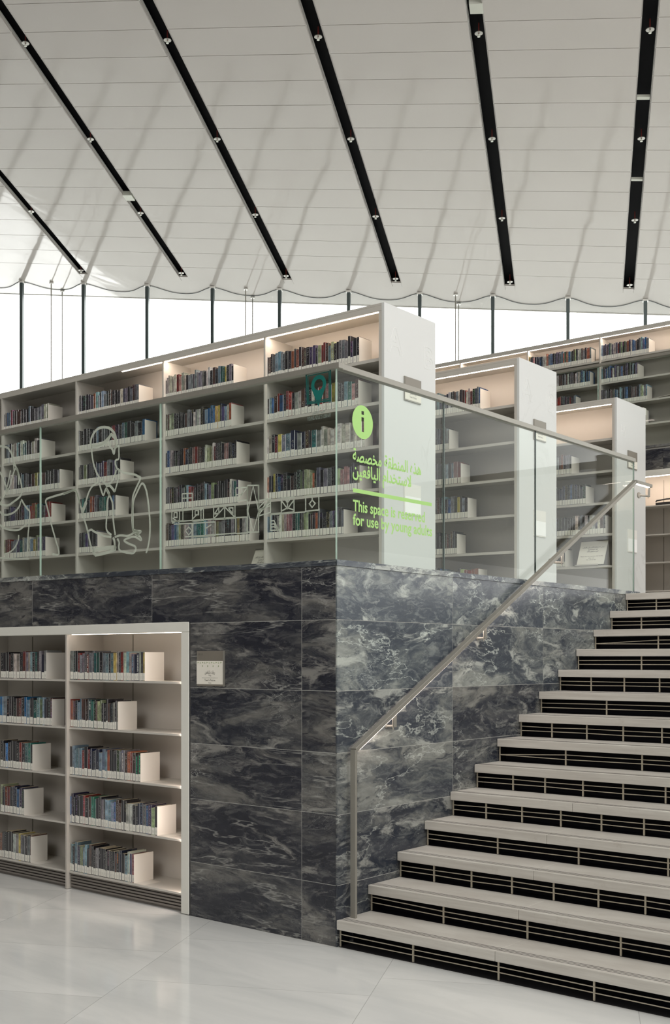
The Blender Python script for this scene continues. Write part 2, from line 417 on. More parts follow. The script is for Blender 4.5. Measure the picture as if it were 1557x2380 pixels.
G = .003
ROWS = [0, .3698, .7948, 1.1691, 1.5433, 1.9757, 2.302]
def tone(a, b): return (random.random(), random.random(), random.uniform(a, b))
def tile(m, x0, x1, z0, z1, Y=0., g=G):
    m.cur = tone(0.0, .06); m.box(x0+g/2, x1-g/2, Y, Y+.03, z0+g/2, z1-g/2)
def slp(z): return z
FX1 = -1.297                          # outer right edge of the recessed bookcase frame
FZ = 1.99                             # its outer top
fw = MB(lambda v: (v[0], v[1], v[2]-.0140*min(v[0], 0.)*max(0, min(1, (v[2]-1.9)/.4))))
for i in range(6):
    z0, z1 = ROWS[i], ROWS[i+1]
    if i < 5:
        tile(fw, FX1+.012, -.283, z0, z1); tile(fw, -.283, -.010, z0, z1)
    else:
        xs = [-.010, -.283, -1.675, -3.075, -4.475, -5.875, -7.275]
        for a, b in zip(xs[1:], xs): tile(fw, a, b, z0, z1)
fw.cur = (0, 0, 0)
fw.box(FX1+.012, -.012, .0006, .34, 0, 2.30, 1); fw.box(-7.275, FX1+.012, .0006, .34, 1.995, 2.30, 1)
fw.cur = tone(.2, .4)
fw.box(-7.275, 0.0, -.006, .37, 2.302, H); fw.cur = (0, 0, 0)
fw.box(-.0115, -.0045, .004, .03, 0, 2.30, 2)
struct(fw.build('wall_front', ['marble_dark', 'grout', 'steel_dark'], origin=(0, 0, 0)), 'dark marble tile wall facing the hall')
sw = MB()
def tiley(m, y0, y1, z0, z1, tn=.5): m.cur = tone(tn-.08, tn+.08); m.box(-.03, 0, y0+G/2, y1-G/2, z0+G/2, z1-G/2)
ys = [0.0, 1.2545, 2.519, 3.779, 8.29]
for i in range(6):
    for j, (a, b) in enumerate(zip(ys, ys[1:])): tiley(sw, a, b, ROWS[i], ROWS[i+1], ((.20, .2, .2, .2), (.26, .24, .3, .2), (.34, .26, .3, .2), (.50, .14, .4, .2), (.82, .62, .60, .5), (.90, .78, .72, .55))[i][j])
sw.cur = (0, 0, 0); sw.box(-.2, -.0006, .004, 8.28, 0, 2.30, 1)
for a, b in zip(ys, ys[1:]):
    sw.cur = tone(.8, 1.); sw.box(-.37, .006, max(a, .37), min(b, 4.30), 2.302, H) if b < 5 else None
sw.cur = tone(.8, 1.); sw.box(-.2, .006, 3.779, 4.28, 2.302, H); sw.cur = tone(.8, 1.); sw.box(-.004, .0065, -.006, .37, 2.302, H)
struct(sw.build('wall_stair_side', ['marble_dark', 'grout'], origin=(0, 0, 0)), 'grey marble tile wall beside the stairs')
m = MB(); m.box(-33, 30, -14.2, -14, 0, 24); struct(m.build('light_block_back', 'light_block_grey', origin=(0, -14, 0)))  # unseen wall added behind the camera to darken faces turned that way
m = MB(); _p = CAM.xy.to_3d()+D1*(-6)+D2*24.4; m.obox(_p, D1*36.8, D2*.2, (0, 0, 26)); struct(m.build('light_block_left', 'light_block_grey', origin=(-24, 0, 0)))  # unseen wall added to keep bright sky out of the ceiling reflections

# ------------------------------------------------------------------ staircase
SX1 = 8.2
st = empty('staircase', (SX1/2, Y1, 0), 'wide staircase of pale stone treads with open wire riser grilles', 'staircase')
GR = {1: [960.4, 1159, 1381], 2: [1031, 1226, 1443], 3: [1009, 1096, 1190, 1287, 1391, 1500], 4: [1157, 1345, 1553], 5: [1130, 1213.5, 1303.6, 1398, 1497],
      6: [1192.6, 1267, 1355, 1448.5, 1547], 7: [1315, 1492.5], 8: [1283, 1364, 1448.5, 1538.6], 9: [1410], 10: [1374, 1451, 1533], 11: [1491], 12: [1530], 13: [1490.7], 14: [1525.4]}
TH = .057
for i in range(1, 15):
    y = Y1+(i-1)*RUN; z = i*RISE
    t = MB(); dp = RUN+.03 if i < 14 else .32
    xs = [.003, .003+random.choice([1.62, 1.55, 1.68])+(.0), 0, 0]
    joint = {1: 1150, 2: 1205, 3: 1240, 4: 1270, 5: 1330}.get(i)
    xj = xat(joint, y) if joint else random.uniform(1.8, 3.0)
    xs = [.003, xj, xj+2.6, SX1]
    for a, b in zip(xs, xs[1:]): t.box(a, b-.0015, y, y+dp, z-TH, z)
    tr = t.build('tread', 'tread_stone', st, bevel=.003)
    g = MB()
    for k in (.028, .048, .068): g.box(.006, SX1, y+k, y+k+.006, z-.001, z+.0006)
    g.build('grip_line', 'tread_groove', tr)
    g = MB(); yy = y+.03; r = .0032; zl, zh = z-RISE, z-TH
    g.box(.005, .013, yy-.004, yy+.004, zl, zh)
    xv = [xat(u, yy) for u in GR[i]]; dx = (xv[-1]-xv[-2]) if len(xv) > 1 else 1.0
    dx = max(dx, .3)
    while xv[-1]+dx < SX1: xv.append(xv[-1]+dx)
    for x in xv: g.box(x-.005, x+.005, yy-.004, yy+.004, zl, zh)
    nodes = [.01]+xv+[SX1]
    for kz, bend in ((.40, .012), (.70, -.008)):
        zz = zl+(zh-zl)*kz
        pts = []
        for j, x in enumerate(nodes):
            dz = random.uniform(-.003, .003)
            if j == 0 and i in (7, 12): dz = -.027 if kz > .5 else 0.004
            if j == 0 and i == 2: dz = .012 if kz > .5 else .010
            pts.append((x, yy-.004, zz+dz))
        g.tube(pts, r, 6)
    g.build('riser_grille', 'grille_rod', st)
    b = MB(); b.box(.004, SX1, y+.16 if i == 1 else y+.12, y+.17 if i == 1 else y+.13, zl, zh-.001); b.box(.0045, .006, y+.042, y+.12, zl+.002, zh-.001); b.build('void_shade', 'black_gap', st)  # black back and cheek sheets stand in for shade behind the open grille
m = MB(); m.box(.004, SX1, Y1+.02, Y1+.16, .0005, .003); m.build('base_plate', 'dark_plastic', st)
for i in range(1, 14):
    m = MB(); y = Y1+i*RUN; m.box(.004, SX1, y+.024, y+.13, i*RISE+.0002, i*RISE+.0016); m.build('void_shade_floor', 'black_gap', st)  # black film paints the recess shade onto the tread behind the grille

# ------------------------------------------------------------------ handrail
HX = .046
hr = empty('handrail', (HX, .1, RISE), 'satin steel handrail with lit underside climbing the marble wall', 'handrail')
_a = at(820, 1739, 0, HX); _b = at(1475, 1116, 0, HX)
yb = .103; zb = _a.z; ye = _b.y; ze = _b.z; k = (ze-zb)/(ye-yb)
m = MB(); m.box(HX-.02, HX+.02, yb-.008, yb+.010, RISE, zb-.01); m.build('post', 'steel', hr, bevel=.0015)
m = MB()
def bar(m, p, q, w, h, mi=0, drop=0.):
    p = Vector(p); q = Vector(q); d = (q-p).normalized(); n = Vector((1, 0, 0)).cross(d).normalized()
    if n.z < 0: n = -n
    m.obox(p-Vector((w/2, 0, 0))-n*(drop), Vector((w, 0, 0)), q-p, -n*h, mi)
bar(m, (HX, yb-.005, zb), (HX, ye, ze), .042, .028); bar(m, (HX, ye-.008, ze), (HX, ye+.33, ze), .042, .028)
m.build('rail', 'steel', hr, bevel=.002)
m = MB()
bar(m, (HX, yb+.03, zb+.03*k), (HX, ye, ze), .022, .004, 0, .0285); bar(m, (HX, ye+.01, ze), (HX, ye+.29, ze), .022, .004, 0, .0285)
m.build('light_strip', 'led_rail', hr)
for (u, gl) in ((917, 0), (1127, 0), (1307, 1), (1508, 1)):
    y = yat(u, HX); z = min(zb+(y-yb)*k, ze)-.03
    m = MB(); m.box(HX-.003, HX+.003, y-.02, y+.02, z-.085, z+.012); m.box(HX-.003, HX+.003, y-.018, y-.012, z-.1, z-.02)
    dy = .11 if gl else .03
    m.tube([(-.004 if gl else 0.001, y-dy, z-.078), (HX, y, z-.078)], .009, 10)
    m.tube([(-.0055 if gl else 0.0, y-dy, z-.078), (.006 if gl else .005, y-dy, z-.078)], .028 if gl else .014, 20)
    m.build('bracket', 'steel', hr, bevel=.001)

# ------------------------------------------------------------------ glass balustrades
def pane(parent, x0, x1, y0, y1, z0, z1, warp=None, edge=True):
    m = MB(warp); m.box(x0, x1, y0, y1, z0, z1, 0)
    m.mi[-6:] = [1, 1, 0, 1, 0, 1] if abs(x1-x0) > abs(y1-y0) else [1, 1, 1, 0, 1, 0]
    return m.build('glass_panel', ['rail_glass', 'glass_edge'], parent)
RT = 3.525
bl = empty('glass_balustrade', (-3.5, 0, H), 'front glass balustrade with frosted seated figures on the marble wall', 'balustrade')
xj = [-.016, -1.603, -2.991, -4.38, -5.77, -7.2]
fp = [pane(bl, b+.004, a-.004, .010, .022, H-.02, RT-.03, slope) for a, b in zip(xj, xj[1:])]
m = MB(slope); m.box(-7.2, .020, -.006, .038, RT-.035, RT); m.build('cap_rail', 'steel', bl, bevel=.002)
br = empty('glass_balustrade', (0, 2.1, H), 'side glass balustrade with green young adults notice above the stairs', 'balustrade')
yj = [.006, 1.16, 2.418, 4.178]
sp_ = [pane(br, -.018, -.006, a+.004, b-.004, H-.005, RT-.03) for a, b in zip(yj, yj[1:])]
m = MB(); m.box(-.034, .010, .038, 4.18, RT-.035, RT); m.build('cap_rail', 'steel', br, bevel=.002)
for y in (1.16, 2.418, 4.18):
    m = MB(); m.box(-.017, -.007, y-.004, y+.004, H+.001, RT-.035); m.build('joint_seal', 'mullion_steel', br)

# green notice
PN = sp_[0]; X0 = -.0055
def gy(u): return yat(u, X0)
c0 = Vector((X0, .257, 3.207)); R = .104
circ = [(R*math.cos(a), R*math.sin(a)) for a in [2*pi*k/48 for k in range(48)]]
def rc(x0, x1, y0, y1): return [(x0, y0), (x1, y0), (x1, y1), (x0, y1)]
w = .012
shape2d('info_symbol', [circ, rc(-w, w, .047, .069), rc(-w, w, -.06, .030)], 'green_vinyl', PN, c0, (0, 1, 0), (0, 0, 1))
def line_on(u0, v0, u1, v1, body, bold=.012, h=.098, fat=0.):
    a = at(u0, v0, 0, X0); b = at(u1, v1, 0, X0)
    text('lettering', body, 'green_vinyl', PN, (X0, a.y, (a.z+b.z)/2), (0, 1, 0), (0, 0, 1), width=b.y-a.y, height=h, bold=bold, fat=fat)
line_on(820, 1073, 978, 1102, arabic('هذه المنطقة مخصصة'), 0, .105, .0026)
line_on(820, 1107, 955, 1130, arabic('لاستخدام اليافعين'), 0, .105, .0026)
line_on(820, 1187, 987, 1214, 'This space is reserved', .022, .098)
line_on(820, 1219, 1004, 1247, 'for use by young adults', .022, .098)
a = at(820, 1140, 0, X0); b = at(1003, 1172, 0, X0)
shape2d('divider_line', [rc(0, b.y-a.y, -.012, .012)], 'green_vinyl', PN, (X0, a.y, (a.z+b.z)/2), (0, 1, 0), (0, 0, 1))

# teal pin sign and lettering on the first front pane
YF = .0095; PF = fp[0]
def fpnt(u, v): return at(u, v, 1, YF)
def zoomA(p): return (590+p[0]/3.839, 700+p[1]/3.839)
cA = fpnt(740.5, 894)
rr = .060; loop = []
for kk in range(41):
    a_ = math.radians(-30+240*kk/40); loop.append((rr*math.cos(a_), rr*math.sin(a_)))
loop.append((0, -.135))
inner = [(.034*math.cos(2*pi*k/24), .034*math.sin(2*pi*k/24)) for k in range(24)]
shape2d('pin_symbol', [loop, inner], 'teal_vinyl', PF, cA, (1, 0, 0), (0, 0, 1))
def poly_px(m, pts, conv, w, closed=False, smooth=True):
    P = [conv(*p) for p in pts]
    if closed: P = P+[P[0]]
    if smooth and len(P) > 2:
        Q = []
        for i in range(len(P)-1):
            p0 = P[max(i-1, 0)]; p1 = P[i]; p2 = P[i+1]; p3 = P[min(i+2, len(P)-1)]
            for s_ in range(4):
                t_ = s_/4; Q.append(.5*((2*p1)+(-p0+p2)*t_+(2*p0-5*p1+4*p2-p3)*t_*t_+(-p0+3*p1-3*p2+p3)*t_**3))
        Q.append(P[-1]); P = Q
    m.ribbon(P, w, (0, -1, 0))
zA = lambda x, y: fpnt(590+x/3.839, 700+y/3.839)
m = MB(); poly_px(m, [(467, 650), (682, 605), (682, 885), (480, 915)], zA, .012, True, False)
poly_px(m, [(482, 668), (670, 628), (670, 870), (492, 898)], zA, .006, True, False); m.build('sign_frame', 'teal_line', PF)
p = fpnt(716, 983); q = fpnt(769, 964)
text('lettering', "YOUNG ADULTS' LIBRARY", 'print_grey', PF, (fpnt(714, 975).x, YF, (p.z+q.z)/2-.0), (1, 0, 0), (0, 0, 1), width=fpnt(768.5, 975).x-fpnt(713, 975).x, height=.034, bold=.01)
text('lettering', arabic('مكتبة اليافعين'), 'print_grey', PF, (fpnt(726, 975).x, YF, (p.z+q.z)/2+.035), (1, 0, 0), (0, 0, 1), width=.10, height=.04)
# geometric line pattern (spans the first two panes)
m = MB(); zB = lambda x, y: fpnt(360+x/4.577, 800+y/4.577)
LW = .0085
def L(pts, conv=zB, cl=False): poly_px(m, pts, conv, LW, cl, False)
def RB(x0, y0, x1, y1, s=-.06): L([(x0, y0), (x1, y0+s*(x1-x0)), (x1, y1+s*(x1-x0)), (x0, y1)], zB, True)
RB(180, 1768, 298, 1885); L([(205, 1792), (236, 1790), (236, 1842), (205, 1842), (205, 1792)]); L([(262, 1762), (262, 1870)]); L([(190, 1850), (260, 1900)]); L([(182, 1905), (262, 1872)])
RB(290, 1592, 398, 1762); L([(290, 1640), (398, 1634)]); L([(345, 1592), (345, 1760)])
RB(400, 1745, 516, 1882); L([(428, 1770), (460, 1768), (460, 1815), (428, 1815), (428, 1770)]); L([(466, 1742), (466, 1820)]); L([(466, 1742), (490, 1770), (514, 1740)]); L([(400, 1860), (440, 1820)]); L([(490, 1770), (490, 1875)])
RB(625, 1722, 852, 1865); L([(632, 1850), (742, 1730), (846, 1836)]); L([(742, 1722), (742, 1862)]); L([(632, 1806), (690, 1722)]); L([(632, 1806), (680, 1800), (680, 1722)]); L([(782, 1742), (830, 1740), (830, 1808)]); L([(782, 1742), (830, 1808)])
RB(862, 1530, 984, 1665); L([(865, 1660), (984, 1530)]); L([(865, 1600), (925, 1598), (925, 1530)])
RB(984, 1503, 1104, 2000, -.02); L([(988, 1780), (1045, 1508), (1104, 1778), (1046, 1995), (988, 1780)])
RB(860, 1845, 982, 2015); L([(182, 1890), (860, 1842)]); L([(320, 2050), (860, 2010)]); L([(200, 1915), (400, 1905)]); L([(325, 1985), (360, 1945), (395, 1985), (360, 2030), (325, 1985)]); RB(400, 1905, 640, 2050); L([(540, 1905), (540, 2040)]); L([(540, 1960), (600, 1920)])
zr = zA
L([(35, 1640), (40, 1645), (44, 1840)], zr)
for a_, b_ in ((1783, 1905), (1810, 1880), (1835, 1860)): L([(45, b_), (145, a_-10)], zr)
L([(45, 1778), (148, 1760), (148, 1885), (45, 1915)], zr, True); L([(45, 1840), (120, 1765)], zr); L([(45, 1880), (148, 1770)], zr)
L([(245, 1758), (358, 1748), (358, 1880), (245, 1892)], zr, True); L([(250, 1785), (300, 1852), (355, 1778)], zr); L([(300, 1755), (300, 1850)], zr); L([(270, 1755), (300, 1800), (335, 1750)], zr); L([(250, 1870), (300, 1845), (355, 1862)], zr)
L([(462, 1742), (580, 1730), (580, 1862), (462, 1875)], zr, True); L([(520, 1775), (548, 1805), (520, 1840), (495, 1808)], zr, True); L([(520, 1737), (520, 1775)], zr)
L([(150, 1900), (240, 1890), (245, 2040), (150, 2045)], zr, True)
for d_ in (1960, 1990, 2015): L([(155, d_), (180, d_-3), (215, 2040)], zr)
L([(150, 1905), (460, 1880)], zr)
m.build('line_pattern', 'frosted_line', PF)
# seated figure, second and third pane
m = MB(); zC = lambda x, y: fpnt(160+x/4.958, 850+y/4.958)
def K(pts, w=.016, conv=zC): poly_px(m, pts, conv, w)
K([(262, 965), (252, 900), (262, 830), (300, 760), (350, 720), (410, 708), (470, 722), (520, 770), (545, 840), (550, 900), (540, 950)], .020)
K([(258, 930), (330, 935), (400, 905), (440, 875), (480, 800), (500, 800), (545, 850)], .024); K([(260, 912), (330, 915), (390, 890), (440, 850), (490, 790)], .020)
K([(262, 965), (275, 1080), (300, 1180), (340, 1270), (390, 1330), (430, 1365), (480, 1350), (520, 1290), (545, 1200)], .016)
K([(470, 880), (475, 935), (500, 960), (512, 1000), (522, 1010), (530, 960), (545, 930)], .018)
K([(550, 930), (575, 925), (577, 980), (575, 1070), (540, 1090), (535, 1130), (560, 1190), (575, 1200), (575, 1280), (545, 1400), (530, 1450)], .014)
K([(350, 1350), (375, 1440), (400, 1490), (430, 1415), (470, 1480)]); K([(430, 1370), (440, 1385), (475, 1385), (530, 1450)], .02)
K([(340, 1340), (270, 1390), (230, 1460), (205, 1540), (190, 1600), (155, 1660), (165, 1720), (190, 1810), (215, 1900), (250, 2060), (290, 2175)])
K([(200, 1570), (175, 1640), (150, 1700)], .03)
K([(575, 1200), (640, 1235), (740, 1250), (800, 1275), (825, 1300), (780, 1400), (740, 1500), (735, 1600), (730, 1700), (730, 1800), (740, 1900)])
K([(430, 1420), (450, 1460), (490, 1540), (505, 1600), (510, 1750), (520, 1850), (535, 1950)]); K([(470, 1480), (445, 1560), (440, 1700), (430, 1850), (445, 1910), (490, 1950)])
K([(-60, 1480), (0, 1455), (70, 1430), (100, 1480), (130, 1590), (150, 1680)])
K([(742, 1900), (738, 1700), (745, 1560), (790, 1450), (830, 1370), (855, 1360), (880, 1400), (905, 1500), (925, 1680), (935, 1820), (930, 1980), (910, 2100), (890, 2160)])
K([(215, 1910), (260, 1890), (290, 1910), (400, 1960), (490, 1975)])
K([(530, 1975), (590, 1955), (680, 1960), (740, 1930), (760, 1905), (820, 1905), (825, 1920), (770, 1940), (820, 1970), (830, 2010), (750, 1970), (640, 2010), (690, 2050), (760, 2080), (770, 2120), (740, 2160), (650, 2150), (590, 2130), (575, 2090), (580, 2040), (560, 1990)])
K([(740, 1900), (790, 1925), (800, 1960)], .03); K([(510, 1980), (525, 2020), (530, 2080)], .02)
K([(285, 2130), (400, 2105), (540, 2090)], .03); K([(300, 2185), (420, 2160), (530, 2120)], .022); K([(285, 2120), (300, 2185)], .02); K([(540, 2080), (530, 2130)], .02)
m.build('frosted_figure', 'frosted_line', fp[1])
m = MB(); zD = lambda x, y: fpnt(x/5.065, 880+y/5.065)
def K2(pts, w=.016): poly_px(m, pts, zD, w)
K2([(-30, 800), (0, 795), (50, 800), (95, 820), (130, 870), (150, 930), (165, 990), (205, 1080), (235, 1180), (255, 1270), (250, 1360), (225, 1400), (160, 1450), (100, 1490), (40, 1490), (0, 1470)], .018)
K2([(160, 990), (165, 1080)]); K2([(0, 1100), (40, 1180), (75, 1280), (90, 1310)]); K2([(125, 1080), (95, 1230), (75, 1310), (110, 1280), (170, 1080), (210, 1080), (220, 1250)], .016)
K2([(90, 1310), (60, 1360), (20, 1440), (0, 1470)]); K2([(250, 1420), (285, 1480), (320, 1530), (350, 1570), (345, 1700), (330, 1850), (320, 2100)])
K2([(245, 1440), (225, 1510), (170, 1570), (100, 1600), (40, 1600), (0, 1570), (-20, 1560)]); K2([(-10, 1715), (50, 1760), (120, 1780), (220, 1780), (280, 1740), (330, 1690)])
K2([(950, 1500), (920, 1400), (880, 1315), (760, 1350), (620, 1390), (540, 1430), (560, 1530), (600, 1700), (650, 1880), (695, 2060), (615, 2065)])
K2([(220, 1840), (215, 1900), (180, 1980), (120, 2040), (50, 2070)], .014); K2([(0, 2110), (150, 2120), (345, 2120)], .014)
m.build('frosted_figure', 'frosted_line', fp[2])

# ------------------------------------------------------------------ bookcases
def bookcase(name, label, group, Y, ux, z_floor, shelves, ztop, depth, x_end, panel=True, ledx=None, warp=slope, side=None, plinth=True, zfin=None):
    """ux: upright x list from right to left. shelves: z of shelf tops, high to low."""
    b = empty(name, ((ux[0]+ux[-1])/2, Y, z_floor), label, 'bookcase', group)
    xl = ux[-1]-.012; top = .062
    m = MB(warp); m.box(xl, x_end-.002, Y, Y+depth, ztop-.02, ztop); m.box(xl, x_end-.002, Y, Y+.02, ztop-top, ztop-.02)
    m.box(ux[0], x_end-.002, Y, Y+.02, z_floor, ztop-top)
    m.build('frame', 'shelf_metal', b, bevel=.002)
    m = MB(warp); m.box(xl, x_end-.03, Y+depth/2-.006, Y+depth/2+.006, z_floor, ztop-.02); m.build('back_panel', 'shelf_inner', b)
    yb_ = Y+depth/2-.006
    for i, x in enumerate(ux):
        m = MB(warp)
        if i == 0: m.box(x, x+.012, Y+.02, yb_, z_floor, ztop-.02)
        else: m.box(x-.010, x+.010, Y+.004, yb_, z_floor, ztop-top)
        m.build('upright', 'shelf_metal', b)
    for i, (xa, xb) in enumerate(zip(ux[1:], ux)):
        for z in shelves:
            m = MB(warp); m.box(xa+.0105, xb-(.0105 if i else .0005), Y+.022, yb_, z-.006, z); m.box(xa+.0105, xb-(.0105 if i else .0005), Y+.022, Y+.028, z-.026, z-.006)
            m.build('shelf', 'shelf_metal', b)
    if ledx:
        m = MB(warp); m.box(ledx[0], ledx[1], Y+.022, Y+.034, ztop-top-.004, ztop-top+.006); m.build('light_strip', 'led_warm', b)
    if panel:
        m = MB(); zt = ztop+.0161
        m.box(x_end-.028, x_end, Y-.001, Y+depth+.0, z_floor, zt); pnl = m.build('end_panel', 'white_marble', b, bevel=.002)
        b['_p'] = pnl.name
    m = MB(warp); m.box(xl, x_end-.03, Y+depth-.02, Y+depth-.001, z_floor, ztop-.02); m.build('rear_panel', 'shelf_metal', b)
    return b
SH = [4.169, 3.815, 3.461, 3.111, 2.758, 2.400]; ZTOP = 4.603
UX1 = [-1.21, -2.481, -3.818, -5.16, -6.491, -7.82]
bc1 = bookcase('bookcase', 'front terrace bookcase in pale metal with A B end panel, fullest of books', None, 2.0, UX1, ZT, SH, ZTOP, .728, -1.153, ledx=(-4.45, -1.235))
bc2 = bookcase('bookcase', 'second terrace bookcase behind the A B panel, mostly empty shelves', None, 4.14, [-1.21, -2.481, -3.818, -5.16], ZT, SH, ZTOP, .735, -1.153, ledx=(-4.45, -1.235))
bc3 = bookcase('bookcase', 'third terrace bookcase at the stair head, top shelf empty', None, 6.25, [-1.21, -2.481, -3.818, -5.16], ZT, SH, ZTOP, .75, -1.153, ledx=(-4.45, -1.235))
# etched letters on end panels
def outline(parent, ch, X, Y, Z, size, w=.006):
    c = bpy.data.curves.new('o', 'FONT'); c.body = ch; c.size = size; c.fill_mode = 'NONE'; c.bevel_depth = .0012; c.bevel_resolution = 0; c.resolution_u = 3; c.offset = .012*size
    o = bpy.data.objects.new('o', c); COL.objects.link(o); bpy.context.view_layer.update()
    me = bpy.data.meshes.new_from_object(o); bpy.data.objects.remove(o); o0 = wloc(parent)
    me.transform(Matrix(((0, 0, 1, X-o0.x), (1, 0, 0, Y-o0.y), (0, 1, 0, Z-o0.z), (0, 0, 0, 1))))
    me.materials.clear(); me.materials.append(M['letter_line']); ob = bpy.data.objects.new('etched_letter', me); COL.objects.link(ob); ob.parent = parent
for b, y0, chs in ((bc1, 2.0, 'AB'), (bc2, 4.14, 'AB'), (bc3, 6.25, 'H')):
    pn = bpy.data.objects[b['_p']]; del b['_p']
    outline(pn, chs[0], -1.1525, y0+.045 if chs != 'H' else y0+.1, 4.235 if chs != 'H' else 4.22, .30 if chs != 'H' else .16)
    if len(chs) > 1: outline(pn, chs[1], -1.1525, y0+.545, 4.20, .26)
# sign plates on the end panels
where = {2.0: 'front A B panel', 4.14: 'second A B panel', 6.25: 'third panel at the stair head'}
for y0 in (2.0, 4.14, 6.25):
    pw = where[y0]; X = -1.153
    e = empty('sign_holder', (X, y0+.38, 3.86), 'grey-topped steel sign holder at rail height on the '+pw, 'sign', 'sign holders on the end panels')
    m = MB(); m.box(X, X+.012, y0+.265, y0+.50, 3.875, 4.073); m.build('backing', 'steel', e, bevel=.001)
    m = MB(); m.box(X+.012, X+.014, y0+.268, y0+.497, 3.975, 4.068); m.build('header_plate', 'plaque_grey', e)
    m = MB(); m.box(X+.012, X+.0135, y0+.268, y0+.497, 3.885, 3.965); pp = m.build('paper_insert', 'paper', e)
    text('lettering', arabic('روايات لليافعين'), 'print_ink', pp, (X+.0135, y0+.38, 3.935), (0, 1, 0), (0, 0, 1), width=.09, height=.028, align='CENTER')
    text('lettering', "Teen's Fiction", 'print_ink', pp, (X+.0135, y0+.38, 3.905), (0, 1, 0), (0, 0, 1), width=.1, height=.022, align='CENTER')
    e = empty('catalogue_screen', (X, y0+.38, 2.94), 'small bright white screen plate low on the '+pw, 'screen', 'small screens on the end panels')
    m = MB(); m.box(X, X+.010, y0+.265, y0+.50, 2.935, 3.19); m.build('bezel', 'slot_white', e, bevel=.001)
    m = MB(); m.box(X+.010, X+.012, y0+.272, y0+.495, 2.945, 3.085); m.build('display', 'screen_lit' if 'screen_lit' in M else 'letter_line', e)

# recessed lower bookcase
LSH = [1.580, 1.222, .862, .500, .135]
def recessed(label, Y, xr_out, xr_in, ups, xl, zt_out, zt_in, shelves, depth, z0, warp=None, led=True, led_x=None):
    b = empty('recessed_bookcase', ((xl+xr_out)/2, Y, z0), label, 'bookcase')
    m = MB(warp); m.box(xl, xr_out, Y-.004, Y+.03, zt_in, zt_out)
    if xr_in is not None: m.box(xr_in, xr_out, Y-.004, Y+.03, z0+.004, zt_in)
    m.build('frame', 'frame_metal', b, bevel=.006, seg=3)
    m = MB(warp); m.box(xl, xr_in if xr_in else xr_out, Y+.03, Y+depth, zt_out-.012, zt_out-.002)
    if xr_in: m.box(xr_in+.006, xr_out-.002, Y+.03, Y+depth, z0, zt_out-.012)
    m.build('casing', 'shelf_inner', b)
    m = MB(warp); m.box(xl, xr_in+.006 if xr_in else xr_out, Y+depth-.012, Y+depth-.002, z0, zt_out-.012); m.build('back_panel', 'shelf_inner', b)
    m = MB(warp)
    for x in ups[1:]: m.box(x+.36, x+.366, Y+depth-.016, Y+depth-.012, z0+.1, zt_in)
    m.build('back_seam', 'steel_dark', b)
    for x in ups[1:]:
        m = MB(warp); m.box(x-.009, x+.009, Y+.002, Y+depth-.012, z0+.003, zt_in); m.build('upright', 'shelf_inner', b)
    right = [xr_in+.0055 if xr_in else xr_out]+[u-.0095 for u in ups[1:]]
    left = [u+.0095 for u in ups[1:]]+[xl]
    for xa, xb in zip(left, right):
        for z in shelves:
            m = MB(warp); m.box(xa, xb, Y+.022, Y+depth-.013, z-.005, z); m.box(xa, xb, Y+.022, Y+.027, z-.014, z-.005); m.build('shelf', 'shelf_metal', b)
        m = MB(warp)
        for k in range(5): m.box(xa, xb, Y+.035, Y+.05, z0+.02+k*.022, z0+.033+k*.022)
        m.box(xa, xb, Y+.055, Y+.06, z0, shelves[-1]-.005)
        m.build('vent_grille', 'kick_metal', b)
    if led:
        m = MB(warp); m.box(led_x[0], led_x[1], Y+.031, Y+.043, zt_in-.002, zt_in+.008); m.build('light_strip', 'led_warm', b)
    return b
rb = recessed('pale metal bookcase recessed in the dark marble wall at floor level', 0.0, FX1, -1.376, [0, -2.651, -3.926], -5.2, FZ, 1.92, LSH, .36, 0., led_x=(-2.62, -1.40))
m = MB(); m.box(FX1+.0, FX1+.012, .002, .34, 0, 1.995); m.box(-7.275, FX1+.012, .006, .34, FZ, 1.995+.002)
struct(m.build('trim_1', 'black_gap', origin=(FX1, 0, 0)))
m = MB(); m.box(-7.3, -5.205, 0, .36, 0, 1.995); struct(m.build('wall_front_left', 'marble_dark', origin=(-5, 0, 0)))

# wall plaque
e = empty('wall_plaque', (-1.1, 0, 1.6), 'grey and white section plaque on the dark marble beside the recessed bookcase', 'sign')
pa = at(459.5, 1513, 1, -.0); pb = at(519, 1595, 1, -.0)
x0, x1 = pa.x, at(520, 1550, 1, -.006).x; zt, zb_ = at(490, 1513, 1, 0).z, at(490, 1594.5, 1, 0).z
m = MB(); m.box(x0, x1, -.008, 0, zb_, zt); m.build('backing', 'plaque_grey', e)
m = MB(); m.box(x1, x1+.004, -.014, 0, zb_-.002, zt+.002); m.build('edge_profile', 'steel', e)
zp = at(490, 1536, 1, 0).z
m = MB(); m.box(x0, x1-.002, -.010, -.008, zb_+.012, zp); pp = m.build('paper_insert', 'paper', e)
xc = (x0+x1)/2; W = x1-x0
def pt(s, dz, w, h, mat='print_ink', x=None): text('lettering', s, mat, pp, (xc if x is None else x, -.0102, zp-dz), (1, 0, 0), (0, 0, 1), width=w, height=h, align='CENTER')
pt(arabic('روايات لليافعين'), .085, W*.38, .03); pt(arabic('روايات'), .100, W*.1, .014); pt("Teen's Fiction", .135, W*.40, .020); pt('Fiction', .15, W*.11, .010)
m = MB(); m.box(xc-W*.3, xc+W*.3, -.0106, -.010, zp-.1135, zp-.1125); m.build('rule_line', 'print_ink', pp)
text('lettering', '1.1.1.1', 'print_ink', pp, (x0+.012, -.0085, zt-.028), (1, 0, 0), (0, 0, 1), width=.045, height=.018)
m = MB()
for k in range(11):
    xx = x0+W*(.06+.085*k); m.box(xx-.006, xx+.006, -.0105, -.010, zp-.012-.004*(k % 2), zp-.009-.004*(k % 2)); m.box(xx-.004, xx-.002, -.0105, -.010, zp-.018, zp-.006)
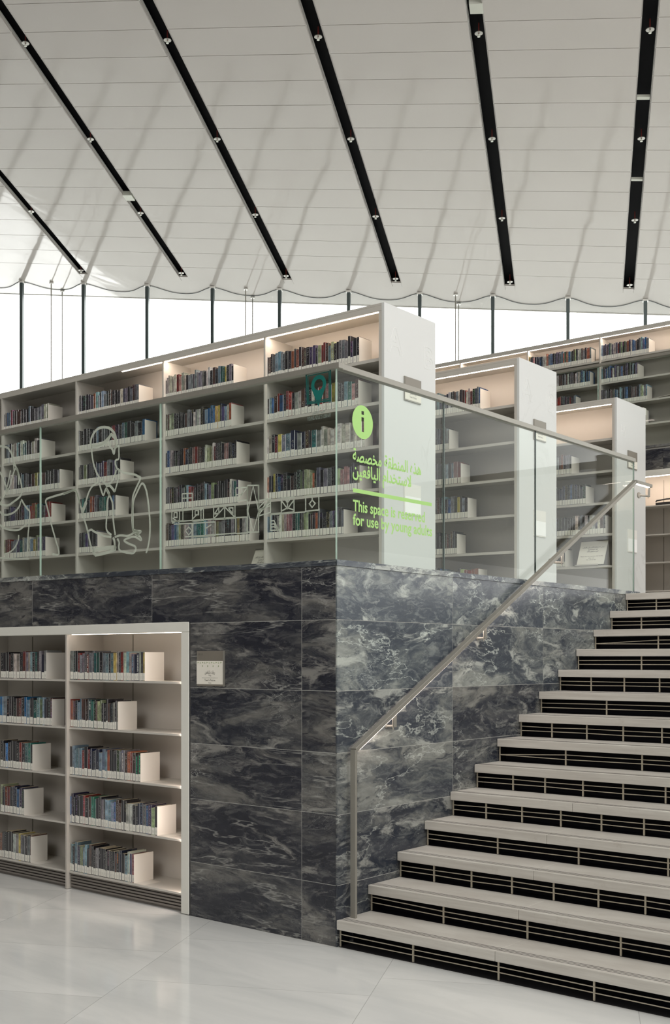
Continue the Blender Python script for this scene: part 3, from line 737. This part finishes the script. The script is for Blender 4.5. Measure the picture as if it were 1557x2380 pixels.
for k in (2, 4, 6, 8): xx = x0+W*(.02+.1*k); m.box(xx-.005, xx+.005, -.0105, -.010, zp-.036, zp-.033); m.box(xx-.001, xx+.002, -.0105, -.010, zp-.04, zp-.028)
m.build('printed_border', 'ink_green', pp)

# ------------------------------------------------------------------ second terrace wall with its bookcases
YW = 8.3; HW = 4.41
m = MB(slope)
xs = [2.4, 1.1, -.2, -1.5, -2.8, -4.1, -5.4, -6.7, -8.0]
for a, b in zip(xs[1:], xs): m.cur = tone(.02, .2); m.box(a+G/2, b-G/2, YW, YW+.03, 4.105, HW-.035)
m.cur = tone(.1, .3); m.box(-8, 2.4, YW-.006, YW+.37, HW-.032, HW); m.cur = (0, 0, 0)
m.box(-8, 2.4, YW+.012, YW+.36, 4.10, HW-.035, 1)
struct(m.build('wall_terrace', ['marble_dark', 'grout'], origin=(0, YW, ZT)))
rb2 = recessed('pale metal bookcase recessed in the far marble wall past the landing, empty', YW, 2.4, None, [2.4, .6, -.7, -2.0, -3.3], -4.6, 4.10, 4.025, [3.665, 3.297, 2.942, 2.58, 2.40], .36, ZT, slope, True, (-3.2, 2.3))
b3 = empty('glass_balustrade', (-3, YW, HW), 'far glass balustrade with steel cap in front of the rear bookcase', 'balustrade')
RT2 = 5.565; xj2 = [2.3, 1.0, -.9, -2.40, -3.9, -5.4, -6.9]
for a, b in zip(xj2, xj2[1:]): pane(b3, b+.006, a-.006, YW+.01, YW+.022, HW-.01, RT2-.03, slope)
m = MB(slope); m.box(-6.9, 2.3, YW-.006, YW+.038, RT2-.035, RT2); m.build('cap_rail', 'steel', b3, bevel=.002)
YC = 10.4; SH4 = [6.222, 5.873, 5.528, 5.178, 4.828, 4.50]
UX4 = [.42, -.85, -2.12, -3.40, -4.65, -5.92, -7.19, -8.45]
bc4 = bookcase('bookcase', 'rear bookcase high behind the far glass balustrade under the windows', None, YC, UX4, HW, SH4, 6.622, .70, .47, panel=False, ledx=(-8.3, .4))
# lit rail end on the far balustrade
e = empty('handrail', (-1.9, YW-.12, 4.8), 'short white box rail with lit underside at the far balustrade', 'handrail')
m = MB(); m.box(-2.6, -1.675, YW-.20, YW-.10, 4.815, 4.905); m.build('rail', 'fixture_white', e, bevel=.004)
m = MB(); m.box(-2.6, -1.70, YW-.175, YW-.125, 4.810, 4.8145); m.build('light_strip', 'led_rail', e)
m = MB(); m.box(-2.2, -2.16, YW-.10, YW+.009, 4.84, 4.88); m.build('bracket', 'steel', e)

# ------------------------------------------------------------------ books
PAL = {'k': (44, 42, 48), 'd': (60, 60, 66), 'n': (34, 42, 72), 'b': (42, 98, 160), 'c': (126, 164, 184), 't': (40, 112, 104), 'g': (72, 96, 62), 'G': (158, 176, 120),
       'r': (140, 44, 38), 'o': (190, 96, 58), 'p': (190, 128, 128), 'v': (78, 66, 112), 'w': (206, 202, 188), 'y': (198, 178, 74), 'm': (92, 62, 54), 's': (122, 124, 132),
       'B': (16, 118, 196), 'T': (36, 140, 112), 'R': (176, 44, 36)}
CN = {'k': 'black', 'd': 'charcoal', 'n': 'navy blue', 'b': 'blue', 'c': 'light blue', 't': 'teal', 'g': 'dark green', 'G': 'pale green', 'r': 'dark red', 'o': 'orange', 'p': 'pink',
      'v': 'purple', 'w': 'cream', 'y': 'yellow', 'm': 'brown', 's': 'grey', 'B': 'bright blue', 'T': 'green', 'R': 'red'}
ORD = ['first', 'second', 'third', 'fourth', 'fifth', 'sixth', 'seventh', 'eighth', 'ninth', 'tenth', 'eleventh', 'twelfth', 'thirteenth', 'fourteenth', 'fifteenth',
       'sixteenth', 'seventeenth', 'eighteenth', 'nineteenth', 'twentieth']+['twenty-'+x for x in ('first', 'second', 'third', 'fourth', 'fifth', 'sixth', 'seventh', 'eighth', 'ninth')]+['thirtieth']+['thirty-'+x for x in ('first', 'second', 'third', 'fourth', 'fifth', 'sixth', 'seventh', 'eighth', 'ninth')]+['fortieth']
BT, BH, BD = .022, .22, .15
def book_proto(hard):
    ov = .003 if hard else .0006; bt = .0022 if hard else .0010
    c = MB(); T = BT/2
    prof = [(-T, BD), (-T, .0025), (-T+.0012, .0007), (-T+.003, 0), (T-.003, 0), (T-.0012, .0007), (T, .0025), (T, BD), (T-bt, BD), (T-bt, .004), (-T+bt, .004), (-T+bt, BD)]
    c.prism(prof, 'z', 0, BH); co_ = c.build('book', 'book_cover', origin=(0, 0, 0))
    p = MB(); p.box(-T+bt, T-bt, .0042, BD-ov-.001, ov, BH-ov); po = p.build('page_block', 'page_paper', co_)
    l_ = MB(); l_.box(-T*.84, T*.84, -.0006, .0002, .005, .061); lo = l_.build('spine_label', 'label_paper', co_)
    return co_
protos = [book_proto(True), book_proto(False)]
used = [False, False]
stuff = MB(); stuff_n = 0
def col_of(c):
    r, g, b = PAL[c]; j = random.uniform(.68, 1.08); g0 = (r+g+b)/3
    return tuple(min(1., lin(min(255, max(6, (x*.8+g0*.2)*j*random.uniform(.95, 1.05))))) for x in (r, g, b))+(1,)
def put_book(x, y, z, t, h, d, c, lean, label, group):
    k = 0 if random.random() < .6 else 1; src = protos[k]
    if not used[k]: o = src; used[k] = True
    else:
        o = src.copy(); COL.objects.link(o)
        for ch in src.children:
            cc = ch.copy(); COL.objects.link(cc); cc.parent = o; cc.color = (1, 1, 1, 1)
    o.location = (x, y, z); o.scale = (t/BT, d/BD, h/BH); o.rotation_euler = (0, lean, 0); o.color = col_of(c)
    tag(o, label, 'book', group); return o
def mass_book(x, y, z, t, h, d, c):
    global stuff_n
    stuff_n += 1; cc = col_of(c); seed = random.uniform(.05, 1); T = t/2-.0004
    stuff.cc = (cc[0], cc[1], cc[2], seed)
    stuff.prism([(x-T, y+d), (x-T, y+.002), (x-T+.002, y), (x+T-.002, y), (x+T, y+.002), (x+T, y+d)], 'z', z, z+h, 0)
    for q_ in (-5, -3): stuff.col[q_] = (.30+.5*cc[0], .30+.5*cc[1], .30+.5*cc[2], seed)
    stuff.cc = (.6, .59, .54, seed); stuff.box(x-T*.86, x+T*.86, y-.0006, y+.0002, z+.005, z+.061, 1)
def bookend(x, Y, z, depth, h, label, group, side=1):
    m = MB(); m.box(x, x+.0012, Y+.026, Y+depth, z+.0006, z+h); m.box(x-.06, x+.11*side, Y+.030, Y+depth-.02, z+.0002, z+.0014)
    o = m.build('bookend', 'bookend_metal', origin=(x, Y+.01, z), bevel=.0005, seg=1); tag(o, label, 'bookend', group); return o
ALL = []
def run(Y, u0, u1, ube, z, codes, loc, indiv, warp=True, hmin=.185, hmax=.232, xs=None, h_be=.205, lean_last=0, setb=.030, be=True):
    x0 = xat(u0, Y+setb) if xs is None else xs[0]; x1 = xat(u1, Y+setb) if xs is None else xs[1]
    zz = (lambda x: z-.0140*min(x, 0)) if warp else (lambda x: z)
    n = len(codes); ws = [random.uniform(.65, 1.35) for _ in codes]; s = (x1-x0)/sum(ws); x = x0
    for i, c in enumerate(codes):
        t = ws[i]*s; xc_ = x+t/2; x += t
        h = random.choice([.2, .205, .212, .215, .22, .225, .23])+random.uniform(-.006, .006)
        h = hmin+(h-.194)/(.236-.194)*(hmax-hmin)
        d = random.uniform(.13, .165); y = Y+setb+random.uniform(0, .006)
        if indiv:
            k = n-i; who = ORD[k-1]+' from the bookend' if k > 1 else 'touching the bookend'
            put_book(xc_, y, zz(xc_)+.0003, t*.985, h, d, c, 0, '%s book %s, %s' % (CN[c], who, loc), 'books on '+loc)
        else: mass_book(xc_, y, zz(xc_)+.0003, t, h, d, c)
    if be:
        dpt = max(.12, min(.24, yat(ube, x1)-Y)) if ube else .2
        bookend(x1+.0008, Y, zz(x1)+.0004, dpt, h_be, 'pale metal bookend, '+loc, 'metal bookends')
N5 = ['top shelf', 'second shelf', 'third shelf', 'fourth shelf', 'fifth shelf', 'lowest shelf']
# lower recessed bookcase, right bay (lit) and left bay
R5 = [('kmskkrsssRssttksckcywkRwcwsnnwky', 154, 337, 381), ('kromnccmmmkttkmGGkkkmkkwkw', 154, 275, 318), ('skccccrkrnnnncccokkkgssmormkk', 154, 327, 371),
      ('rbvnkkkRkmTTkksscccbmmkkwwkknnsbvGk', 154, 366, 409), ('wwckcvGGcckmkkskkkkkkkmknkcwvp', 155, 312, 356)]
L5 = [('kkkmkwwkrswcktksns', 0, 108, 151), ('BcskkkkmrkBcsktcGcnkkm', -1, 121, 150), ('kkBkkkkRkttk', 0, 76, 118), ('Gkrrkknnbvks', 0, 57, 101), ('okkkkkwwyssksm', 0, 72, 110)]
for i, (c, a, b, e_) in enumerate(R5):
    run(0., a, b, e_, LSH[i], c, (N5[i] if i < 4 else 'lowest shelf')+' of lit bay, recessed bookcase', True, False, .185, .222 if i else .218)
for i, (c, a, b, e_) in enumerate(L5):
    run(0., a, b, e_, LSH[i], c, (N5[i] if i < 4 else 'lowest shelf')+' of left bay, recessed bookcase', True, False, .19, .225)
# front terrace bookcase
A6 = [('kmksccskkkokokmmkvvkGrrmcGkkssskvkk', 618, 835, 863.5), ('kcbmrbkRRkwwmkkwkrmpsyskkctpm', 617, 833, 863), ('wwkryscnnsnmktswwwwwwwwwwwp', 617, 848, 866),
      ('odkynbnkkkkkgkGGGoksksskkGpppnkkG', 617, 836, 864), ('bcckkwwwwppkttksGGkmkoskkksvksks', 617, 799, 831)]
B6 = [('mwwwwwrpwwksssssssskwwkmkcttyksk', 381, 543, 573), ('mmmwGkkkkkmsskwswwkkcbbbyynvcwo', 380, 538, 567), ('ckbwskkkkkonkkprmmkwGGwrkkkkppkkkk', 380, 550, 580),
      ('kkskkkskkskcrrkkkkkcksGkkkkkkkwstv', 381, 554, 584), ('mmkvbcGmwwswctttccwwmGsskkkskykwwk', 381, 580, 602)]
C6 = [('kkkkkksocskcskmmkkkwksksmks', 180, 323, 355), ('kkkkkkkcksskkrkkctkkkskb', 178, 337, 363), ('kkkGkkkkvvvrskvsk', 178, 280, 311), ('kkttkorsktttnkbs', 179, 269, 299), ('skksvskkks', 179, 227, 259)]
D6 = [('kkkbcrkmmmkkkckksssww', 3, 112, 145), ('kkskwwckwctkkwwks', 3, 95, 128), ('skkswwskkckkkmyskmkkkks', 3, 139, 170), ('GkknvvkmkmccroGtkmrrr', 3, 120, 152), ('gGrrrssvtwswcyGssv', 3, 106, 138)]
for bay, (runs, nm) in enumerate(((A6, 'bay'), (B6, ''), (C6, ''), (D6, ''))):
    for i, (c, a, b, e_) in enumerate(runs):
        ind = bay == 0 and i < 3
        loc = N5[i]+(' beside A B panel, front terrace bookcase' if bay == 0 else [' , ', ', second bay, front terrace bookcase', ', third bay, front terrace bookcase', ', leftmost visible bay, front terrace bookcase'][bay])
        run(2.0, a, b, e_, SH[i], c, loc, ind)

# second and third terrace bookcases
run(4.14, 1000, 1116, 1139, SH[0], 'kskkcnksnwkkmswkmrwwrknsb', 'top shelf, second terrace bookcase', False)
for i, (c, a, b, e_) in enumerate([('kksmkknkmksw', 985, 1044, 1065), ('kkkmkkckcpr', 990, 1071, 1092), ('kmkmkckbskyksk', 1000, 1087, 1107), ('kkkkkmkrkmkk', 1000, 1062, 1082), ('kmbcskkkGrroo', 1005, 1112, 1132)]):
    run(4.14, a, b, e_, SH[i+1], c, N5[i+1]+', second terrace bookcase', False, h_be=.2)
for i, (c, a, b, e_) in enumerate([('ksmoksk', 1285, 1328, 1346), ('kkwkknnknbknknk', 1270, 1361, 1380), ('krrmkkkkkkkwkskwkwwswmk', 1270, 1407, 1423), ('kskkkk', 1285, 1313, 1332)]):
    run(6.25, a, b, e_, SH[i+1], c, N5[i+1]+', third terrace bookcase', False, h_be=.2)
# rear bookcase
for (r_, a, b, e_, c) in [(0, 1040, 1150, None, 'ywwwkmmwwmywwwkww'), (0, 1228, 1374, 1382, 'yskpknnbnwwwoocbbknvkvscogoGbtkmGkwwmwkoos'), (0, 1397, 1508, 1524, 'cvsvmvtwswwvrkGkgmokwbbbmkkscvbbss'),
                     (1, 1250, 1371, 1379, 'kcksscbkcksswwmmkksmwkmkmwswkbckbnb'), (1, 1397, 1483, 1496, 'ckvbcbbkwkvkwkvbmkvkgkckvw'),
                     (2, 1262, 1338, 1349, 'kskrmkrRRRksmkrksc'), (2, 1397, 1504, 1515, 'kkksgkkmmgkbckccknbbkkmmsmkkcwGwsc'), (3, 1400, 1500, 1507, 'kskmkbkskkwmkokkmkpwss')]:
    run(YC, a, b, e_, SH4[r_], c, N5[r_]+(', bay nearest the landing' if a > 1390 else ', left bay' if a < 1100 else ', middle bay')+', rear bookcase', False, hmin=.2, hmax=.25, be=e_ is not None)
o = stuff.build('books', ['book_mass', 'label_paper'], origin=(-3, 2, ZT))
tag(o, 'books filling the further shelves of the terrace bookcases', 'books', 'books further off', 'stuff')

# titles that can be read on the spines
def title(bk, s, mat, z0=.06, w=.1, h=.013):
    o = bpy.data.objects[bk] if isinstance(bk, str) else bk
    sc = o.scale; c = bpy.data.curves.new('t', 'FONT'); c.body = s; c.size = 1; c.offset = .012; c.resolution_u = 2
    q = bpy.data.objects.new('t', c); COL.objects.link(q); bpy.context.view_layer.update()
    me = bpy.data.meshes.new_from_object(q); bpy.data.objects.remove(q)
    xs_ = [v.co.x for v in me.vertices]; x0_, x1_ = min(xs_), max(xs_)
    for v in me.vertices:
        a_ = (v.co.x-x0_)/(x1_-x0_)*w/sc.z; b_ = (v.co.y-.35)*h/sc.x
        v.co = Vector((b_, -.0004, .215-a_-.012))
    me.materials.clear(); me.materials.append(M[mat]); q = bpy.data.objects.new('title', me); COL.objects.link(q); q.parent = o
simple('title_white', rgb(226, 224, 216), .5); simple('title_green', rgb(70, 200, 150), .5); simple('title_orange', rgb(196, 120, 66), .5); simple('title_blue', rgb(120, 176, 196), .5)
def find(txt):
    for o_ in bpy.data.objects:
        if o_.get('category') == 'book' and txt in o_['label']: return o_
def widen(o_, f):
    o_.scale.x *= f
def bk(k, shelf): return find((' book '+ORD[k-1]+' from the bookend' if k > 1 else 'touching the bookend')+', '+shelf+' of lit bay')
for k_, sh_, s_, m_, w_ in ((23, 'top shelf', 'NIGHT SKY', 'title_white', .13), (6, 'top shelf', 'WILD SKY', 'title_blue', .13), (4, 'top shelf', 'SEEKER', 'title_white', .12), (1, 'third shelf', 'SONGLIGHT', 'title_green', .13), (2, 'third shelf', 'SONGLIGHT', 'title_green', .13),
                            (7, 'third shelf', 'ASTROUM', 'title_white', .12), (7, 'lowest shelf', 'MARS', 'title_orange', .07), (3, 'lowest shelf', 'ADMISSION', 'title_blue', .13), (15, 'second shelf', 'LIFE', 'title_white', .06)):
    b_ = bk(k_, sh_)
    if b_ is not None:
        b_.scale.x *= 1.0; title(b_, s_, m_, w=w_, h=.015)

# printed flip cards
def flip_card(label, x0, x1, Y, z, warpz, lines=True):
    e = empty('flip_card_sign', ((x0+x1)/2, Y+.05, z), label, 'sign', 'flip card notices on the shelves')
    h = .30; tl = math.radians(24); up = Vector((0, math.sin(tl), math.cos(tl))); W_ = x1-x0
    o_ = Vector((x0, Y+.035, z+.012)); n_ = Vector((0, -math.cos(tl), math.sin(tl)))
    m = MB(); m.obox(o_-n_*.004, (W_, 0, 0), up*h, n_*.002); m.obox(Vector((x0, Y+.20, z+.002)), (W_, 0, 0), Vector((0, o_.y+up.y*h-Y-.20, o_.z+up.z*h-z-.002)), (0, .003, 0)); bd = m.build('easel_board', 'shelf_inner', e)
    m = MB(); m.obox(o_-n_*.002, (W_, 0, 0), up*h, n_*.002); sh = m.build('printed_sheet', 'paper', e)
    m = MB()
    for k_ in range(22):
        c_ = o_+Vector((W_*(k_+.5)/22, 0, 0))+up*h
        m.tube([c_+n_*.004-up*.008, c_+n_*.006+up*.004, c_-n_*.002+up*.009, c_-n_*.008+up*.002], .0011, 5)
    m.build('spiral_binding', 'dark_plastic', e)
    m = MB(); m.obox(Vector((x0-.01, Y+.012, z+.0006)), (W_*.86, 0, 0), (0, .05, 0), (0, 0, .002)); m.obox(Vector((x0-.01, Y+.012, z+.0006)), (W_*.86, 0, 0), (0, .002, 0), (0, 0, .016)); m.build('stand', 'shelf_metal', e)
    def tx(s, d, w_, hh): text('lettering', s, 'print_ink', sh, o_+Vector((W_/2, 0, 0))+up*(h-d)+n_*.0003, (1, 0, 0), up, width=w_, height=hh, align='CENTER', bold=.01)
    tx(arabic('يرجى عدم إعادة الكتب إلى الأرفف'), .085, W_*.80, .022); tx(arabic('بعد استخدامها'), .112, W_*.35, .022); tx(arabic('نحن سنقوم بذلك'), .137, W_*.42, .022)
    tx('Please do not reshelve the books', .198, W_*.82, .014); tx('after use', .22, W_*.22, .014); tx('We will do that', .242, W_*.36, .014)
sl = lambda x: -.0140*min(x, 0)
x0 = xat(1341, 6.30); x1 = xat(1404, 6.30)
flip_card('white spiral-bound notice card on a stand, on a low shelf of the third terrace bookcase', x0, x1, 6.25, SH[4]+sl(x0), None)
x0 = xat(575, 2.05); x1 = -2.50
flip_card('white spiral-bound notice card leaning on the lowest shelf of the front terrace bookcase', x0, x0+.24, 2.0, SH[5]+sl(x0), None)
# loose things on the far shelves
x_ = xat(1548, YW+.1)
m = MB(); zz = 3.665-.0140*x_; m.tube([(x_-.12, YW+.06, zz+.045), (x_-.11, YW+.06, zz+.062), (x_+.02, YW+.07, zz+.075), (x_+.30, YW+.08, zz+.075)], .010, 8); m.box(x_-.12, x_+.30, YW+.05, YW+.12, zz+.0005, zz+.036)
o = m.build('tape_dispenser', 'dark_plastic', bevel=.004); tag(o, 'small black desk gadget on the top shelf of the far recessed bookcase', 'gadget')
x_ = xat(1521, YC+.1); zz = SH4[2]-.0140*x_
m = MB(); m.obox((x_, YC+.03, zz+.001), (.38, .03, .035), (-.01, .24, 0), (0, 0, .004)); o = m.build('bookend', 'bookend_metal'); tag(o, 'flat metal bookend lying on its side, third shelf of the rear bookcase', 'bookend')

# ------------------------------------------------------------------ ceiling
CK, CM, CZ = .18233, .10066, 11.2
def cpt(D, s, dz=0.): p = CAM.xy.to_3d()+D1*D+D2*s; return Vector((p.x, p.y, CZ+CM*s-CK*(D-30)+dz))
def cbox(m, Da, Db, sa, sb, za, zb_, mi=0):
    m.add([cpt(Da, sa, za), cpt(Db, sa, za), cpt(Db, sb, za), cpt(Da, sb, za), cpt(Da, sa, zb_), cpt(Db, sa, zb_), cpt(Db, sb, zb_), cpt(Da, sb, zb_)],
          [(0, 1, 2, 3), (4, 7, 6, 5), (0, 4, 5, 1), (1, 5, 6, 2), (2, 6, 7, 3), (3, 7, 4, 0)], mi)
SLOTS = [1.88+3.012*(k-4) for k in range(0, 11)][::-1]      # from high s (left) to low s
SLOTS = [1.88+3.012*k for k in range(-5, 7)]
SWID = .13
m = MB()
edges = sorted(SLOTS)
bays_ = [(edges[i]+SWID, edges[i+1]-SWID) for i in range(len(edges)-1)]
bays_ = [(edges[0]-3.0, edges[0]-SWID)]+bays_+[(edges[-1]+SWID, edges[-1]+3.0)]
for sa, sb in bays_:
    D = 29.63
    while D > -14:
        m.cur = (random.random(), random.random(), random.random()); m.off
        cbox(m, D-.735+.006, D-.006, sa, sb, 0, .05); D -= .735
m.cur = (.5, .5, .5)
cbox(m, 29.642, 30.76, bays_[0][0], bays_[-1][1], 0.012, .06)
for s_ in edges: cbox(m, 29.42, 29.642, s_-SWID+.004, s_+SWID-.004, .004, .05)
m.cur = (0, 0, 0); cbox(m, -14, 30.76, bays_[0][0], bays_[-1][1], .45, .5, 1)
cbox(m, 30.72, 30.76, bays_[0][0], bays_[-1][1], .0, .5, 0)
ceil = struct(m.build('ceiling', ['ceiling_gloss', 'slot_black'], origin=(0, 0, 11)), 'sloping glossy white panelled ceiling')
for k_, s_ in enumerate(edges):
    m = MB(); cbox(m, -14, 29.42, s_-SWID-.02, s_-SWID-.0005, .0, .12, 0); cbox(m, -14, 29.42, s_+SWID+.0005, s_+SWID+.02, .0, .12, 0)
    cbox(m, -14, 29.42, s_-SWID-.05, s_-SWID-.021, .055, .44, 1); cbox(m, -14, 29.42, s_+SWID+.021, s_+SWID+.05, .055, .44, 1); cbox(m, 29.42, 29.45, s_-SWID, s_+SWID, .055, .44, 1)
    cbox(m, -14, 29.42, s_-SWID-.02, s_+SWID+.02, .20, .22, 1)
    m.build('ceiling_slot', ['slot_white', 'slot_black'], ceil)
NAMES = {6: 'far left', 5: 'second', 4: 'third', 3: 'fourth', 2: 'fifth', 1: 'sixth'}
# sprinklers hanging in the slots
sl_lab = ['leftmost', 'second from the left', 'third from the left', 'fourth from the left', 'fifth from the left', 'rightmost']
dn = ['nearest the windows', 'second from the windows', 'third from the windows', 'highest in view']
first = None
for j, s_ in enumerate([1.88+3.012*k for k in (4, 3, 2, 1, 0, -1)]):
    for i, D in enumerate((29.2, 26.29, 23.37, 20.36)):
        if j == 0 and i > 1: continue
        p = cpt(D, s_-.02)
        if first is None:
            r0 = empty('sprinkler', p, '', 'sprinkler', 'sprinklers in the ceiling slots'); r0['label'] = ''
            m = MB(); m.tube([p+Vector((0, 0, .19)), p+Vector((0, 0, -.02))], .012, 8); m.build('stem', 'red_stem', r0)
            m = MB(); m.tube([p+Vector((0, 0, -.008)), p+Vector((0, 0, .002))], .075, 24); m.build('guard_plate', 'steel', r0)
            m = MB(); m.tube([p+Vector((0, 0, -.02)), p+Vector((0, 0, -.06))], .018, 8); m.tube([p+Vector((0, 0, -.06)), p+Vector((0, 0, -.065))], .028, 12); m.build('nozzle', 'fixture_white', r0)
            first = r0; o = r0
        else:
            o = first.copy(); COL.objects.link(o); o.location = p
            for ch in first.children: c_ = ch.copy(); COL.objects.link(c_); c_.parent = o
        tag(o, 'sprinkler %s in the dark ceiling slot %s' % (dn[i], sl_lab[j]), 'sprinkler')
for (u_, D, s_, w_, lab) in ((0, 19.76, 1.85, .24, 'square white cover box in the dark ceiling slot fifth from the left'), (0, 25.64, 10.94, .24, 'square white cover box in the dark ceiling slot second from the left')):
    m = MB(); cbox(m, D-.12, D+.12, s_-.118, s_+.118, -.01, .10); m.build('junction_box', 'fixture_white', bevel=.006); tag(bpy.data.objects[m and 'junction_box' if u_ == 0 else ''], lab, 'box') if False else None
    o = [q for q in bpy.data.objects if q.name.startswith('junction_box')][-1]; tag(o, lab, 'box', 'white boxes in the ceiling slots')
m = MB(); cbox(m, 22.17, 22.25, -1.25, -1.01, .03, .08); o = m.build('slot_crossbar', 'fixture_white'); tag(o, 'narrow white bar across the rightmost dark ceiling slot', 'bar')
m = MB(); cbox(m, 24.8, 24.86, -1.25, -1.01, .03, .08); o = m.build('slot_crossbar', 'fixture_white'); tag(o, 'lower narrow white bar across the rightmost dark ceiling slot', 'bar')

# ------------------------------------------------------------------ window wall of wavy glass
MS = [-1.577+1.9695*k for k in range(-5, 15)]
z_b = 4.41
m = MB(); n = 16; vs = []; NP = n*(len(MS)-1)+1
def gp(i):
    s_ = MS[0]+(MS[-1]-MS[0])*i/(NP-1); ph = 2*pi*(s_-MS[0])/1.9695
    return 29.98+.205*(1-math.cos(ph+.35*math.sin(ph))), s_
for i in range(NP):
    D, s_ = gp(i); t_ = cpt(D, s_, .004); vs += [(t_.x, t_.y, z_b), tuple(t_)]
    q = cpt(D+.02, s_, .004); vs += [(q.x, q.y, z_b), tuple(q)]
fs = []
for i in range(NP-1):
    a_ = 4*i; fs += [(a_, a_+4, a_+5, a_+1), (a_+2, a_+3, a_+7, a_+6)]
m.add(vs, fs); win = struct(m.build('window_1', 'window_glass', origin=(0, 28, z_b), smooth=True), 'tall wavy glass window wall under the ceiling')
m = MB(); pts = []
for i in range(0, NP): D, s_ = gp(i); pts.append(cpt(D-.015, s_, .002))
m.tube(pts, .008, 5); m.build('wavy_seal', 'mullion_steel', win)
for s_ in MS:
    m = MB(); p = cpt(29.9, s_, .0); w_ = .045
    b0 = Vector((p.x, p.y, z_b)); m.obox(b0-D2*w_, D2*2*w_, D1*.10, (0, 0, p.z-z_b-.03)); m.build('mullion', 'mullion_steel', win)
    m = MB(); m.obox(Vector((p.x, p.y, p.z-.05))-D2*.07-D1*.03, D2*.14, D1*.16, (0, 0, .05)); m.build('mullion_bracket', 'slot_white', win)
rn = {0: ('left pair', 'left'), 1: ('middle pair', 'middle'), 2: ('right pair', 'right')}
for k_, prs in enumerate((((29.96, 15.21), (30.3, 15.09)), ((29.97, 9.27), (30.32, 9.21)), ((29.94, 3.36), (30.32, 3.33)))):
    for q_, (D, s_) in enumerate(prs):
        p = cpt(D if q_ == 0 else D+.12, s_); e = empty('suspension_rod', (p.x, p.y, z_b), 'thin steel rod before the windows, %s one of the %s pair' % (('left', 'right')[q_], rn[k_][1]), 'rod', 'thin rods before the windows')
        r_ = .016
        m = MB(); m.tube([(p.x, p.y, z_b), (p.x, p.y, p.z-.004)], r_, 8); m.build('rod', 'steel', e)
        m = MB(); m.tube([(p.x, p.y, p.z-.035), (p.x, p.y, p.z-.002)], .06, 16); m.build('ceiling_flange', 'slot_white', e)

# ------------------------------------------------------------------ light
w = bpy.data.worlds.new('world'); S.world = w; w.use_nodes = True
bg = w.node_tree.nodes['Background']; bg.inputs[0].default_value = (1, .995, .98, 1)
# hazy bright sky, brightest around the sun beyond the window wall
_tc = w.node_tree.nodes.new('ShaderNodeTexCoord'); _dp = w.node_tree.nodes.new('ShaderNodeVectorMath'); _dp.operation = 'DOT_PRODUCT'
_dp.inputs[1].default_value = tuple(D1); _mr = w.node_tree.nodes.new('ShaderNodeMapRange'); _mr.interpolation_type = 'SMOOTHSTEP'
_mr.inputs['From Min'].default_value = .35; _mr.inputs['From Max'].default_value = .95; _mr.inputs['To Min'].default_value = 1.2; _mr.inputs['To Max'].default_value = 6.5
w.node_tree.links.new(_tc.outputs['Generated'], _dp.inputs[0]); w.node_tree.links.new(_dp.outputs['Value'], _mr.inputs[0]); w.node_tree.links.new(_mr.outputs[0], bg.inputs[1])
S.view_settings.view_transform = 'Standard'; S.view_settings.look = 'None'; S.view_settings.gamma = 1; S.view_settings.exposure = .22
S.view_settings.use_curve_mapping = False
c = S.cycles
c.max_bounces = 7; c.diffuse_bounces = 4; c.glossy_bounces = 3; c.transparent_max_bounces = 16; c.transmission_bounces = 4
c.caustics_reflective = False; c.caustics_refractive = False; c.sample_clamp_indirect = 6; c.use_denoising = True
c.use_adaptive_sampling = True; c.adaptive_threshold = .02

def area(name, loc, target, sx, sy, power, col, spread=pi):
    l = bpy.data.lights.new(name, 'AREA'); l.shape = 'RECTANGLE'; l.size = sx; l.size_y = sy; l.energy = power; l.color = col; l.spread = spread
    o = bpy.data.objects.new(name, l); COL.objects.link(o); o.location = loc
    o.rotation_euler = (Vector(target)-Vector(loc)).to_track_quat('-Z', 'Y').to_euler(); return o
area('fill_overhead', (7.5, -1, 15), (0, 1, 0), 9, 9, 1750, (1, .98, .95))  # added fill lamp overhead, brightens floor, treads and side wall
area('fill_behind_camera', (2.5, -13.4, 8.5), (-2, 0, .8), 9, 5, 720, (1, .98, .96))  # added fill lamp behind the camera, brightens the front-facing shelves
def strip(name, x0, x1, Y, z, power, tilt=.45):
    l = bpy.data.lights.new(name, 'AREA'); l.shape = 'RECTANGLE'; l.size = x1-x0; l.size_y = .012; l.energy = power*(x1-x0); l.color = (1, .80, .66)
    o = bpy.data.objects.new(name, l); COL.objects.link(o); o.location = ((x0+x1)/2, Y, z-.014*min((x0+x1)/2, 0)); o.rotation_euler = (tilt, math.atan(.014) if Y > .5 else 0, 0); return o
strip('strip_lamp', -2.60, -1.40, .015, 1.905, 6, .35)
l = bpy.data.lights.new('strip_lamp', 'AREA'); l.shape = 'RECTANGLE'; l.size = 1.74; l.size_y = .012; l.energy = 4.5; l.color = (1, .84, .74)
o = bpy.data.objects.new('strip_lamp', l); COL.objects.link(o); o.location = (-1.385, .02, 1.02)
o.rotation_euler = Matrix(((0, .25, .968), (0, -.968, .25), (1, 0, 0))).to_euler()
for Y_ in (2.0, 4.14, 6.25): strip('strip_lamp', -4.42, -1.24, Y_+.030, ZTOP-.072, 2.3)
strip('strip_lamp', -8.2, .35, YC+.030, 6.622-.072, 2.3); strip('strip_lamp', -3.2, 2.3, YW+.03, 4.015, 4)
